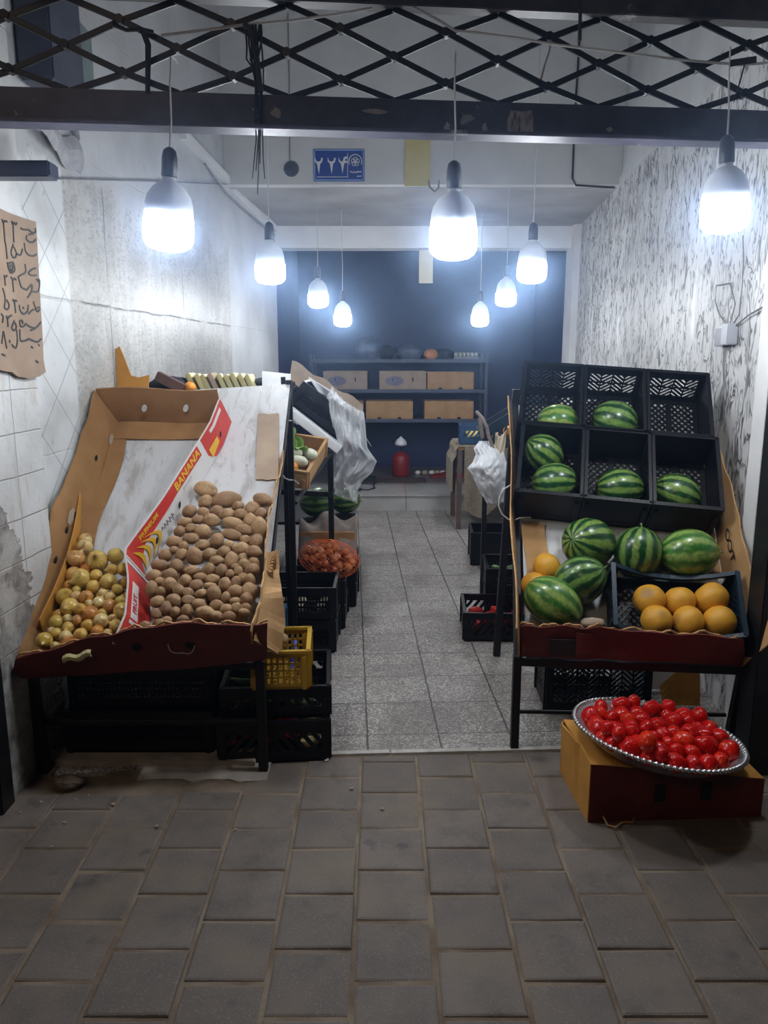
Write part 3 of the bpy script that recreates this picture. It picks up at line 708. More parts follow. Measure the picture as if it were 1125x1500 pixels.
# printed carton side between onions and potatoes
dv = thing('banana_carton_side', 'red and white printed carton side dividing the onions from the potatoes', 'carton', SL.P(0, 0, 0), SL.R)
def du(v): return lerp([(-.05, -.90), (.10, -.885), (.25, -.915), (.39, -.962), (.65, -.868), (.92, -.792), (1.1, -.742), (1.26, -.722)], v)
LEAN = [(0, .058), (.28, .042), (1, .030)]
def DP(v, w, off=0): return V((du(v) - lerp(LEAN, v)*(w/.14) + off, v + .015*w, w))
HW = lambda v: .150
m = MB(); m.sheet(lambda a, b: DP(-.02 + 1.275*a, HW(0)*b), 34, 4, .005); m.build('panel', MT['paper_white'], dv)
def patch(nme, mat, v0, v1, w0, w1, off=.004, nv=12, th=.0015, label=None, par=dv):
    m = MB(); m.sheet(lambda a, b: DP(v0+(v1-v0)*a, (w0(a) if callable(w0) else w0) + ((w1(a) if callable(w1) else w1) - (w0(a) if callable(w0) else w0))*b, off), nv, 2, th)
    o = m.build(nme, MT[mat], par)
    if label: o['label'] = label
    return o
patch('red_print', 'paper_red', -.015, .33, .004, lambda a: .146 - .10*max(0, a-.72)/.28*0, label='red printed lower end')
patch('red_print', 'paper_red', .37, .95, lambda a: lerp([(0, .01), (.15, .085), (.6, .098), (1, .092)], a), .146, nv=18, label='red printed band')
patch('red_print', 'paper_red', .985, 1.25, lambda a: max(.004, .05 - .35*a), .146, label='red printed upper end')
patch('white_stripe', 'paper_white', .335, .345, .0, .149, .0055, 2); patch('white_stripe', 'paper_white', .358, .366, .0, .149, .0055, 2)
patch('white_logo', 'paper_white', 1.06, 1.21, .115, .132, .0055, 6); patch('white_logo', 'paper_white', .08, .26, .085, .125, .0055, 6)
def text_mesh(s, size, font_shear=0, ext=.001):
    cu = bpy.data.curves.new('lettering', 'FONT'); cu.body = s; cu.size = size; cu.shear = font_shear; cu.extrude = ext; cu.align_x = 'CENTER'; cu.align_y = 'CENTER'; cu.offset = size*.018; cu.resolution_u = 3
    o = bpy.data.objects.new('lettering', cu); C.objects.link(o); bpy.context.view_layer.update()
    me = bpy.data.meshes.new_from_object(o.evaluated_get(bpy.context.evaluated_depsgraph_get())); bpy.data.objects.remove(o); bpy.data.curves.remove(cu); return me
def lettering(s, size, mat, fmap, parent, nme='lettering', shear=0):
    me = text_mesh(s, size, shear); me.materials.clear(); me.materials.append(MT[mat])
    for v in me.vertices: v.co = fmap(v.co)
    return link_mesh(nme, me, parent)
o = lettering('BANANA', .050, 'paper_yellow', lambda c: DP(.83 + c.x*1.05, .121 + c.y*.95, .0065 + c.z), dv, shear=.2); o['label'] = 'yellow word on the red band'
lettering('PREMIUM', .024, 'paper_yellow', lambda c: DP(.52 + c.x*1.3, .125 + c.y, .0065 + c.z), dv, shear=.2)
lettering('premium', .020, 'paper_white', lambda c: DP(.80 + c.x, .082 + c.y, .0065 + c.z), dv)
lettering('FRUIT', .032, 'paper_red', lambda c: DP(.17 + c.x, .105 + c.y, .0068 + c.z), dv)
for v, w in ((.70, .05), (.515, .045), (1.12, .05), (.12, .03)):
    m = MB(); p = DP(v, w, .004); m.ball(p, .003, .018, .012, 12, 6); m.build('hand_hole', MT['hole'], dv)
for k in range(4):                                                       # printed bunch of bananas
    m = MB(); m.sheet(lambda a, b, k=k: DP(.40 + .026*k + .045*sin(a*pi)*(.3+.3*k) + (.016*sin(a*pi)+.003)*b, .112 - .10*a, .0068 + .0005*k), 10, 2, .0015); o = m.build('printed_banana', MT['paper_yellow'], dv)
m = MB(); m.sheet(lambda a, b: DP(1.0 + .085*a, .022 + .05*b*(1-a*.4) + .02*a, .0068), 5, 2, .0015); m.build('printed_fruit', MT['paper_yellow'], dv)
m = MB()
for k in range(5): m.tube([DP(.56 + .018*k, .052 - .004*k, .0045), DP(.568 + .018*k, .066, .0045), DP(.574 + .018*k, .05, .0045)], .0014, 5)
m.build('scribble', MT['ink'], dv)
# tan strip lying on the board
m = MB(); m.sheet(lambda a, b: (-.60 + .10*b - .055*(1-a)*0 + .035*(1-a), .88 + .42*a + .004*sin(9*b), .008 + .004*sin(a*6)), 12, 4, .005); o = solo('cardboard_strip', m, MT['card_pale'], 'flat pale brown cardboard strip on the white board above the potatoes', 'cardboard'); place(o, SL.P(0, 0, 0), SL.R)
# torn side of the potato stall
sp = thing('torn_carton_side', 'torn brown carton side with curled edge right of the potatoes', 'carton', SL.P(0, 0, 0), SL.R)
def rs(a, b):
    v = .0 + 1.02*a; top = lerp([(0, .20), (.2, .16), (.4, .10), (.7, .055), (1, .03)], a) + .012*sin(a*33) + .008*sin(a*71)
    return (-.485 + .012*sin(a*8) + .02*b, v, -.02 + (top+.02)*b)
m = MB(); m.sheet(rs, 40, 4, .006); m.build('panel', MT['card_tan'], sp)
def flap(a, b): return (-.455 + .05*b + .02*sin(a*5)*b, -.02 + .42*a + .06*b, .17 - .05*a - (.17 + .05*sin(a*9) + .03*sin(a*23))*b*(1.15-a*.75))
m = MB(); m.sheet(flap, 20, 6, .006); m.build('hanging_flap', MT['card_tan'], sp)
def fan(a, b): return (-.44 + .012*sin(a*40), .30 + .13*a*(1-.4*b), .13 - .17*b*(.4+.6*a) - .05*a)
m = MB(); m.sheet(fan, 24, 4, .004); m.build('corrugated_tear', MT['card_tan'], sp)

# maroon front lip, left stall
def lip(label, rows_top, rows_bot, y0, k, dtop, name='printed_carton'):
    t = thing(name, label, 'carton', (0, 0, 0))
    pt = [on_face(x, y, y0 - dtop, k) for x, y in rows_top]; pb = [on_face(x, y, y0, k) for x, y in rows_bot]
    c = (pt[0] + pt[-1] + pb[0] + pb[-1])/4; t.location = c
    n = len(pt)-1
    def f(a, b):
        i = min(int(a*n), n-1); q = a*n - i; p1 = pt[i].lerp(pt[i+1], q); p0 = pb[i].lerp(pb[i+1], q)
        s = p0.lerp(p1, b) - c; s.y -= .012*sin(b*pi) + .004*sin(a*23+b*5); s.z += .004*sin(a*31)*b; return s
    m = MB(); m.sheet(f, 40, 6, .007); m.build('front_panel', MT['maroon'], t)
    m = MB()
    def e(a, b):
        s = f(a, 1); return s + V((0, .004 + .010*b, .002 + .006*sin(a*45) + .004*sin(a*97)))
    m.sheet(e, 60, 2, .006); o = m.build('torn_edge', MT['card_tan'], t); o['label'] = 'bare torn brown edge'
    return t, f
lt, lf = lip('dark maroon carton front along the lower edge of the potato and onion stall', [(22, 966), (80, 949), (135, 934), (185, 924), (229, 917), (286, 911), (330, 917), (392, 912)], [(22, 992), (70, 992), (123, 988), (180, 984), (229, 981), (286, 978), (335, 972), (392, 965)], 2.675, .03, .075)
for a, b in ((.70, .55), (.49, .62)):
    m = MB(); p = lf(a, b); m.ball(p + V((0, -.006, 0)), .020, .004, .016, 10, 6); m.build('hand_hole', MT['hole'], lt)
for k, (a, b, s) in enumerate(((.62, .55, 1), (.72, .5, -1))):
    m = MB(); p = lf(a, b); m.tube([p + V((0, -.012, .01)), p + V((.006*s, -.016, -.01)), p + V((.02*s, -.014, -.022)), p + V((.05*s, -.012, -.018 if s < 0 else -.024))], .002, 5); m.build('string_end', MT['wire_white'], lt)

t = [o for o in C.objects if o.name == 'display_rack'][0]
for z in (1.25, .95):
    m = MB(); m.tube([rel(t, (-.472 + .028*cos(q*.8) - .012, 3.875 + .03*sin(q*.8), z + .004*sin(q*2) - .012*cos(q*.8))) for q in range(9)] + [rel(t, (-.43, 3.83, z-.02))], .004, 5); m.build('cord_tie', MT['wire_white'], t)
# ---------------------------------------------------------------- right rack and its boards
t = thing('display_rack', 'black steel rack holding up the sloped watermelon stall on the right', 'rack', (.95, 3.3, 0))
def PR(u, v, w=0): return SR.P(u, v, w)
a0, b0 = PR(.01, 0), PR(.88, 0)
post(t, 'leg', (.527, 2.868, 0), (.527, 2.868, .40), .032); post(t, 'leg', (1.375, 2.84, 0), (1.385, 2.79, .38), .032)
post(t, 'post', (.598, 3.86, 0), (.655, 3.85, 1.40), .036); post(t, 'post', (.715, 3.865, 0), (.72, 3.865, 1.30), .03); post(t, 'post', (1.50, 3.75, 0), (1.50, 3.75, 1.28), .03)
post(t, 'rail', a0 + V((0, .0, -.02)), b0 + V((0, 0, -.02)), .034); post(t, 'rail', PR(.01, .0, -.02), PR(.02, 1.36, -.02), .03); post(t, 'rail', PR(.88, .0, -.02), PR(.88, 1.30, -.02), .03)
post(t, 'rail', (.54, 2.89, .15), (1.37, 2.86, .15), .014)
m = MB(); m.sheet(lambda a, b: (.04 + .81*a, .01 + 1.30*b, -.004), 4, 6, .008); o = solo('backing_board', m, MT['board'], 'dirty white board under the watermelons in the bottom bin', 'board'); place(o, SR.P(0, 0, 0), SR.R)
m = MB(); m.sheet(lambda a, b: (.045 + .10*a + .01*sin(b*5), .28 + .34*b, .006 + .004*sin(b*7)), 4, 6, .005); o = solo('cardboard_strip', m, MT['card_tan'], 'tan cardboard scrap against the left side of the watermelon bin', 'cardboard'); place(o, SR.P(0, 0, 0), SR.R)
m = MB(); m.sheet(lambda a, b: (.66 + .18*a, .40 + .24*b, .006 + .004*sin(b*7)), 4, 6, .005); o = solo('cardboard_strip', m, MT['card_tan'], 'tan cardboard scrap under the right end of the black crates', 'cardboard'); place(o, SR.P(0, 0, 0), SR.R)
rc = thing('opened_carton', 'opened tan carton forming the sides of the watermelon stall', 'carton', SR.P(0, 0, 0), SR.R)
def sl(a, b):
    v = -.01 + 1.24*a; top = lerp([(0, .27), (.15, .24), (.4, .16), (.6, .13), (1, .16)], a) + .006*sin(a*37); return (.012 - .028*b + .005*sin(a*11), v, top*b)
m = MB(); m.sheet(sl, 36, 4, .006); m.build('side_panel', MT['card_tan'], rc)
def sr_(a, b):
    v = -.01 + 1.16*a; top = lerp([(0, .26), (.3, .19), (.6, .16), (.8, .14), (1, .10)], a) + .006*sin(a*41); return (.855 + .035*b + .005*sin(a*13), v, top*b)
m = MB(); m.sheet(sr_, 36, 4, .006); sd_ = m.build('side_panel', MT['card_tan'], rc)
lettering('TCO', .075, 'ink', lambda c: V((.868 - .006, .475 + c.x, .095 + c.y*.9)), rc)
m = MB(); m.ball((.862, .33, .07), .003, .016, .012, 10, 6); m.build('punch_hole', MT['hole'], rc)
lt2, lf2 = lip('maroon carton front with torn edge below the watermelon bin', [(762, 918), (800, 917), (850, 919), (885, 920), (960, 927), (1020, 930), (1088, 934)], [(764, 960), (800, 962), (850, 964), (885, 965), (960, 968), (1020, 971), (1088, 975)], 2.918-.02, -.105, .06)
for a in (.24,):
    m = MB(); c_ = lf2(a, .45)
    m.prism([(-.055, -.03), (.05, -.04), (.052, .028), (-.05, .03)], -.003, .003, lambda v, c_=c_: c_ + V((v.x, -.020 + v.z, v.y))); m.build('printed_patch', MT['ink'], lt2)
m = MB(); c_ = lf2(.40, .5); m.sheet(lambda a, b: c_ + V((-.06+.13*a, -.022 - .004*sin(a*5), -.03 + .085*b*(1-.2*a))), 6, 3, .004); o = m.build('loose_flap', MT['maroon'], lt2)
m = MB(); q = SR.P(-.02, .70, .10); ring = [q + V((.0 - .05*sin(k*.6), -.02, .05*cos(k*.6) - .01*k)) for k in range(8)] + [q + V((.09, -.03, -.09))]
m.tube(ring, .0035, 6); recenter(solo('cord_loop', m, MT['wire_white'], 'pale cord loop tied round the post left of the watermelon crates', 'cord'))

# six black crates
CW, CL, CH = .272, .375, .195
rot_in = Matrix.Rotation(radians(-5.5), 3, 'Z')
lab = {(0, 0): 'black crate at upper left of the six, with one pale-topped watermelon', (1, 0): 'black crate at upper middle of the six, with one large watermelon', (2, 0): 'empty black crate at upper right of the six',
       (0, 1): 'black crate at lower left of the six, with two watermelons', (1, 1): 'black crate at lower middle of the six, with one watermelon', (2, 1): 'black crate at lower right of the six, with one watermelon'}
for r in (1, 0):
    for i in range(3):
        uc = .156 + (.276)*i + (.0 if r else .02); vc = (.802 if r else 1.180) - .096*(uc-.42)
        crate(lab[(i, r)], SR.P(uc, vc, .006), SR.R @ rot_in, CW, CL, CH, 'chevron' if r == 0 else 'solid', 'black_plastic', 'black crates of the watermelon stall', endstyle='solid' if i == 2 else 'diamond', solid=.04)
crate('dark blue-green crate with a sagging rim full of orange melons', SR.P(.603, .190, .006), SR.R @ Matrix.Rotation(radians(-3), 3, 'Z'), .475, .27, .16, 'solid', 'navy_plastic', dip=.075, endstyle='diamond', solid=.03)
# ================================================================ PRODUCE
def relax(items, iters=30, keep=.35, floor=None):
    """items: [pos, r, anchor]; push overlapping ones gently apart"""
    for it in range(iters):
        for i in range(len(items)):
            for j in range(i):
                d = items[i][0] - items[j][0]; L = d.length; R = (items[i][1] + items[j][1])*.90
                if 1e-6 < L < R:
                    s = d*((R-L)/L*.5*.8); items[i][0] += s; items[j][0] -= s
        for q in items:
            q[0] += (q[2]-q[0])*.04*keep
            if floor: floor(q)
def rrot(): return Euler((RND.uniform(0, 6.28), RND.uniform(0, 6.28), RND.uniform(0, 6.28))).to_matrix()
def meshes_of(n, fn): return [fn(k) for k in range(n)]
# --- potatoes
def potato(k):
    r = random.Random(k*7+1); sx = r.uniform(.97, 1.06); sy = r.uniform(.90, 1.0); sz = r.uniform(.94, 1.04); o = r.uniform(0, 50)
    bend = r.uniform(-.12, .12)
    m = MB(); m.ball((0, 0, 0), 1*sx, 1*sy, 1*sz, 22, 15, lambda d: 1 + .16*nz(d, 1.1, o) + .06*nz(d, 2.6, o) + .02*nz(d, 7, o) + bend*d.x*d.z)
    return m.mesh('potato', MT['potato'], True)
PM = meshes_of(7, potato)
# the skin pattern is in metres, so the meshes are scaled per size class
def scaled(me, s):
    c = me.copy(); c.transform(Matrix.Diagonal((*s, 1))); return c
PCL = {}
def potato_mesh(k, a, b, c):
    key = (k, round(a*250), round(b*250), round(c*250))
    if key not in PCL: PCL[key] = scaled(PM[k], (key[1]/250, key[2]/250, key[3]/250))
    return PCL[key]
POT = [(520,140,85,58,5),(515,232,52,50,0),(672,215,100,55,-5),(760,265,42,38,0),(948,215,75,45,20),(885,293,56,50,0),(975,310,50,45,-30),(395,305,52,45,20),(505,312,48,36,0),(605,300,45,38,0),(675,325,55,45,0),(780,325,52,38,10),(882,395,46,50,0),(985,415,65,82,0),(360,385,55,36,-10),(460,365,46,36,0),(560,370,55,45,0),(730,395,85,45,15),(815,440,70,42,15),(405,430,42,36,0),(500,455,72,55,25),(320,455,40,38,0),(405,505,60,38,10),(715,480,78,42,20),(600,525,50,60,0),(280,530,58,42,-5),(355,562,34,32,0),(495,555,55,42,-15),(835,515,45,35,0),(905,525,48,42,0),(990,535,42,42,0),(700,555,40,35,0),(660,605,50,42,30),(788,585,65,48,0),(215,632,52,45,0),(275,595,35,30,0),(335,630,45,45,0),(432,640,56,62,0),(545,625,50,48,0),(605,672,60,32,5),(712,675,48,62,0),(905,620,65,48,10),(815,655,42,36,0),(1000,590,38,38,0),(1005,668,34,45,0),(180,705,62,40,0),(298,712,52,48,0),(415,745,52,38,-15),(550,738,42,48,0),(635,750,42,46,0),(770,718,28,28,0),(843,720,44,42,0),(932,733,50,50,0),(132,785,62,42,-10),(255,775,52,40,0),(710,770,40,34,0),(785,780,38,32,0),(852,803,50,50,0),(940,815,40,42,0),(485,797,55,34,0),(370,820,45,42,0),(565,820,48,36,0),(675,850,50,60,0),(755,825,35,40,0),(445,857,55,42,0),(245,850,55,50,0),(180,830,40,34,0),(118,885,48,55,0),(320,897,42,40,0),(175,900,28,38,0),(385,912,45,36,0),(560,860,52,30,0),(578,915,55,55,0),(485,920,46,36,0),(782,900,62,45,5),(908,893,60,55,0),(672,945,40,45,0),(392,970,50,40,0),(155,980,52,42,0),(278,972,55,45,20),(750,975,42,32,0),(850,975,46,44,0),(930,990,35,35,0),(215,1035,48,62,10),(160,1065,35,38,0),(470,1000,52,45,0),(600,1003,42,38,0),(370,1048,42,52,0),(295,1055,40,40,0),(520,1060,70,48,5),(685,1032,52,36,0),(785,1025,48,36,0),(600,1085,48,40,0),(690,1090,48,35,0),(870,1045,38,28,0),(225,1120,38,22,0),(60,1155,40,28,0),(350,1110,50,20,0),(180,1140,35,20,0)]
def wp(u, v): return lerp([(0, .150), (.15, .115), (.45, .075), (.7, .05), (1, .038)], max(0, min(1, v)))
def zc(p): return p.y*cos(PITCH) - (p.z-EYE)*sin(PITCH)
it = []
for x, y, a, b, an in POT:
    p = SL.at(200 + x*.19556, 690 + y*.19556, wp); s = .19556*zc(p)/FPX
    A, B = a*s*1.06, b*s*1.10; it.append([p, (A*B*min(A, B))**(1/3)*.97, p.copy(), A, B, an])
def floorL(q):
    l = SL.loc(q[0])
    lo = q[1]*.86
    if l.z < lo: q[0] += SL.w*(lo-l.z)
    if l.x > -.515: q[0] -= SL.u*(l.x+.515)*.5
    d = du(l.y)
    if l.x < d + q[1]*.9 + .006: q[0] += SL.u*(d + q[1]*.9 + .006 - l.x)*.5
relax(it, 40, 1, floorL)
special = {0: 'large brown potato at the very top of the heap, touching the white board', 2: 'long yellowish potato lying second from the top of the heap', 4: 'long potato at the top right of the heap, under the tan strip', 13: 'biggest potato, at the right edge of the heap beside the torn carton'}
for k, q in enumerate(it):
    A, B = q[3], q[4]
    o = link_mesh('potato', potato_mesh(k % 7, max(A, .02), max(min(A, B)*.95, .018), max(B, .018)))
    an = radians(-q[5]) if abs(A-B) > .004 else RND.uniform(-.3, .3)
    # the long axis lies across the slope and is turned as seen
    M3 = SL.R @ Matrix.Rotation(an, 3, 'Z') @ Matrix.Rotation(radians(-50), 3, 'X') @ Matrix.Rotation(RND.choice((0, pi)), 3, 'Z')
    place(o, q[0], M3)
    if k in special: tag(o, special[k], 'potato')
    else: tag(o, 'brown potato among the heap filling the right half of the left stall', 'potato', 'potatoes heaped on the left stall')
# the layer the visible potatoes rest on, near the front lip
under = []
for i in range(13):
    for j in range(7):
        v = .035 + .066*j + RND.uniform(-.008, .008); u = -.86 + .031*(i % 2)*0 + .062*i + (.03 if j % 2 else 0) + RND.uniform(-.006, .006)
        if u > -.53 or u < du(v) + .035: continue
        ww = wp(u, v) - .068
        if ww > .012: under.append((u, v, ww))
for k, (u, v, ww) in enumerate(under):
    o = link_mesh('potato', potato_mesh(k % 7, .036, .028, .028)); place(o, SL.P(u, v, max(ww, .03)), rrot()); tag(o, 'brown potato in the lower layer, showing through gaps of the left stall heap', 'potato', 'potatoes under the top layer')
# --- onions
def onion(k):
    r = random.Random(k*5+2); sq = r.uniform(.84, .98); o = r.uniform(0, 40); tip = r.uniform(.25, .5)
    def f(d): return 1 + .035*nz(d, 1.4, o) + .012*sin(atan2(d.y, d.x)*9) * (1-abs(d.z))
    m = MB(); n, s = 24, 18; prof = []
    for j in range(s+1):
        t = pi*j/s; rr, z = sin(t), cos(t)*sq
        if j < 4: z += tip*(1-j/4)**1.6; rr = rr*.75 + .05*(j == 0)
        if j > s-3: z -= .06*(j-s+3)/3; rr *= .85
        prof.append((max(rr, .02), z))
    prof = prof[::-1]
    for ring in (prof,):
        m.lathe([(a*.042, b*.042) for a, b in ring], n, cap=True)
    for v in m.bm.verts:
        d = v.co.normalized(); v.co *= f(d)
    return m.mesh('onion', MT['onion'], True)
OM = meshes_of(5, onion)
OC = {}
def onion_mesh(k, r, red=False):
    key = (k, round(r*400), red)
    if key not in OC:
        OC[key] = scaled(OM[k], (key[1]/400/.042,)*3)
        if red: OC[key].materials.clear(); OC[key].materials.append(MT['onion_red'])
    return OC[key]
ON = [(493,145,52,48),(562,208,62,56),(515,290,70,66),(682,295,80,72),(840,250,68,55),(410,290,34,40),(450,395,68,60),(400,195,32,32),(462,228,36,32),(580,380,46,36),(670,415,50,42),(812,365,45,50),(905,360,50,48),(540,455,78,72),(782,462,70,56),(935,470,42,56),(400,490,50,42),(655,505,58,50),(855,525,48,42),(400,580,66,66),(510,570,44,44),(600,595,52,50),(735,560,42,34),(785,605,50,36),(950,580,36,52),(455,690,72,66),(692,632,46,48),(885,625,44,40),(570,700,45,50),(640,730,66,58),(755,680,50,46),(870,715,68,60),(338,725,46,46),(525,785,46,40),(748,780,58,58),(345,820,58,52),(835,825,55,46),(455,838,50,44),(600,830,62,42),(250,925,50,46),(335,900,45,38),(560,880,55,50),(690,875,55,42),(430,920,52,44),(775,885,45,30),(330,990,38,36),(475,960,76,52),(225,1000,80,48),(180,1065,70,46),(290,860,30,30),(520,520,34,34),(720,700,34,34),(430,770,36,36),(640,640,34,34),(800,760,34,34)]
def wo(u, v): return lerp([(0, .105), (.15, .085), (.45, .055), (1, .045)], max(0, min(1, v))) - max(0, -1.12-u)*.20
it = []
for x, y, a, b in ON:
    p = SL.at(20 + x*.17778, 770 + y*.17778, wo); s = .17778*zc(p)/FPX; r = sqrt(a*b)*s*1.13; it.append([p, r, p.copy()])
def floorO(q):
    l = SL.loc(q[0])
    if l.z < q[1]*.95: q[0] += SL.w*(q[1]*.95-l.z)
    if l.x < -1.225: q[0] += SL.u*(-1.225-l.x)*.5
    d = du(l.y) - .03 - q[1]*.8
    if l.x > d: q[0] -= SL.u*(l.x-d)*.6
    if l.y < .0: q[0] += SL.v*(0-l.y)*.5
relax(it, 40, 1, floorO)
spo = {3: 'big pale green onion at the top middle of the onion heap', 4: 'whitish egg-shaped onion at the top right of the onion heap', 0: 'small round onion at the very top of the onion heap', 14: 'pale green and white onion in the right half of the onion heap', 48: 'yellow onion in the lowest left corner of the stall', 47: 'second lowest yellow onion, just above the one in the left corner'}
for k, q in enumerate(it):
    o = link_mesh('onion', onion_mesh(k % 5, q[1])); place(o, q[0], rrot())
    if k in spo: tag(o, spo[k], 'onion')
    else: tag(o, 'yellow-brown onion among the heap in the brown carton on the left', 'onion', 'onions heaped in the carton')
cnt = 0
for i in range(5):
    for j in range(6):
        v = .03 + .075*j; u = -1.20 + .07*i + (.035 if j % 2 else 0)
        if u > du(v) - .07: continue
        ww = max(.030, wo(u, v) - .075)
        if wo(u, v) < .072: continue
        o = link_mesh('onion', onion_mesh((i+j) % 5, .03)); place(o, SL.P(u, v, ww), rrot()); tag(o, 'onion in the lower layer, showing through gaps of the onion heap', 'onion', 'onions under the top layer')
# loose yellowish peel caught on the lip
m = MB(); p = on_y(112, 966, 2.56)
m.sheet(lambda a, b: p + V((-.045 + .10*a, -.012*sin(b*3), -.012 + .024*b + .022*a + .006*sin(a*9))), 8, 3, .006); recenter(solo('onion_stalk', m, MT['pepper_pale'], 'pale yellow onion stalk caught on the maroon carton front', 'onion stalk'))

# --- watermelons
def melon(k, mat, el=1.14):
    r = random.Random(k*3+4); o = r.uniform(0, 40)
    m = MB(); m.ball((0, 0, 0), .1, .1, .1*el, 40, 28, lambda d: 1 + .025*nz(d, 1.2, o) - .05*max(0, abs(d.z)-.9)); me = m.mesh('rind', MT[mat], True)
    s = MB(); s.tube([(0, 0, .1*el*.97), (.002, .002, .1*el+.006), (.007, .003, .1*el+.014)], .004, 6); return me, s.mesh('stem', MT['cucumber'])
WM = [melon(0, 'watermelon'), melon(1, 'watermelon'), melon(2, 'watermelon_pale', 1.2)]
def watermelon(px, py, w, r, axis, label, v=0, sq=1, cr=None, vmin=None):
    p = SR.at(px, py, w); l = SR.loc(p)
    if cr:
        uc = .156 + .276*cr[0] + (.0 if cr[1] else .02); vc = (.802 if cr[1] else 1.180) - .096*(uc-.42)
        vmin = vc - CL/2 + r + .016; m_ = CW/2 - r*1.08 - .010; l.x = min(max(l.x, uc - m_), uc + m_)
    if vmin: l.y = max(l.y, vmin)
    p = SR.P(*l); t = thing('watermelon', label, 'watermelon', p)
    a = V(axis).normalized(); q = V((0, 0, 1)).rotation_difference(a).to_matrix().to_4x4()
    t.matrix_world = Matrix.Translation(p) @ q @ Matrix.Rotation(RND.uniform(0, 6), 4, 'Z') @ Matrix.Diagonal((r/.1, r/.1, r/.1*sq, 1))
    link_mesh('rind', WM[v][0], t); link_mesh('stem', WM[v][1], t)
watermelon(818, 619, .092, .085, (1, -.2, -.1), 'pale-topped watermelon in the upper left black crate', 2, .95, cr=(0, 0))
watermelon(900, 617, .098, .094, (1, -.3, -.25), 'large striped watermelon in the upper middle black crate', 0, .98, cr=(1, 0))
watermelon(796, 664, .090, .084, (.75, .15, -.55), 'dark striped watermelon at the back of the lower left black crate', 1, 1.0, cr=(0, 1))
watermelon(813, 708, .098, .090, (1, -.3, .05), 'striped watermelon at the front of the lower left black crate', 0, .98, cr=(0, 1))
watermelon(908, 716, .092, .088, (1, -.1, .0), 'striped watermelon in the lower middle black crate', 0, 1.02, cr=(1, 1))
watermelon(991, 724, .092, .088, (1, -.2, -.35), 'striped watermelon in the lower right black crate', 1, 1.02, cr=(2, 1))
watermelon(862, 796, .105, .106, (-.75, -.6, .3), 'darkest watermelon, at the top left of the bottom bin', 1, .97)
watermelon(936, 818, .10, .097, (.15, .2, 1), 'watermelon with upright stripes behind the left end of the melon crate', 0, .95, vmin=.335+.095)
watermelon(1010, 821, .10, .100, (1, -.2, .12), 'yellowish-green watermelon behind the right end of the melon crate', 2, .98, vmin=.335+.095)
watermelon(850, 850, .115, .094, (.75, -.35, .55), 'watermelon in the middle left of the bottom bin, below the darkest one', 0, 1.02)
watermelon(810, 882, .11, .094, (.85, -.3, -.55), 'pale mottled watermelon at the front left corner of the bottom bin', 2, 1.08)
# --- orange melons
def cantaloupe(k):
    r = random.Random(k+9); o = r.uniform(0, 40)
    m = MB(); m.ball((0, 0, 0), .06, .06, .057, 28, 20, lambda d: 1 + .03*nz(d, 1.3, o) - .06*max(0, d.z-.93)/.07); return m.mesh('melon', MT['cantaloupe'], True)
CM = meshes_of(4, cantaloupe)
for k, (x, y, w, r, l) in enumerate([(801, 831, .06, .060, 'orange melon at the left side of the bin, upper of two'), (783, 858, .075, .056, 'orange melon at the left side of the bin, lower of two, half hidden'),
    (951, 879, .085, .063, 'orange melon at the back left in the blue-green crate'), (996, 881, .085, .061, 'orange melon at the back middle in the blue-green crate'), (1042, 877, .09, .066, 'orange melon at the back right in the blue-green crate'),
    (962, 909, .105, .060, 'orange melon at the front left in the blue-green crate'), (1008, 911, .105, .062, 'orange melon at the front middle in the blue-green crate'), (1054, 911, .105, .063, 'orange melon at the front right in the blue-green crate')]):
    p = SR.at(x, y, w); o = link_mesh('melon', scaled(CM[k % 4], (r/.06,)*3)); place(o, p, rotm(-40+RND.uniform(-40, 40), RND.uniform(-50, 50), RND.uniform(0, 360))); tag(o, l, 'melon')
# brown stone-like lump beside the pale watermelon
m = MB(); m.ball((0, 0, 0), .05, .028, .022, 16, 10, lambda d: 1 + .2*nz(d, 2, 3)); p = SR.at(868, 913, .10); o = solo('cardboard_wad', m, MT['card_pale'], 'crumpled tan cardboard wad between the pale watermelon and the melon crate', 'cardboard', smooth=True); place(o, p)

# ================================================================ TOMATO TRAY ON ITS CARTON
bx = thing('printed_carton', 'maroon carton with orange end standing on the pavement under the tomato tray', 'carton', (.985, 2.545, 0), rotm(0, 0, 3.5))
X0, X1, Y0, Y1 = -.300, .305, -.165, .165
zt = lambda x: .215 - .075*(x-X0)/(X1-X0)
m = MB(); m.sheet(lambda a, b: (X0+(X1-X0)*a, Y0 + .006*sin(a*9)*sin(b*3), zt(X0+(X1-X0)*a)*b), 12, 4, .006); fp = m.build('front_panel', MT['maroon'], bx)
m = MB(); m.sheet(lambda a, b: (X0+(X1-X0)*a, Y1, zt(X0+(X1-X0)*a)*b), 12, 3, .006); m.build('back_panel', MT['maroon'], bx)
def e_(a, b): return (X0 - .02*sin(min(a*2, 1)*pi)*0 + (-.018*(1 if .42 < a < 1 else 0)*b*.6), Y0+(Y1-Y0)*a, (zt(X0)+.012*sin(a*4))*b)
m = MB(); m.sheet(e_, 14, 4, .006); o = m.build('end_panel', MT['card_orange'], bx); o['label'] = 'orange-brown bare end'
m = MB(); m.sheet(lambda a, b: (X1, Y0+(Y1-Y0)*a, zt(X1)*b), 4, 3, .006); m.build('end_panel', MT['maroon'], bx)
m = MB(); m.sheet(lambda a, b: (X0+(X1-X0)*a, Y0+(Y1-Y0)*b, zt(X0+(X1-X0)*a) - .003 + .003*sin(a*7)), 10, 6, .006); m.build('top_flap', MT['card_orange'], bx)
m = MB(); m.box(X0, X1, Y0, Y1, .001, .006); m.build('bottom', MT['maroon'], bx)
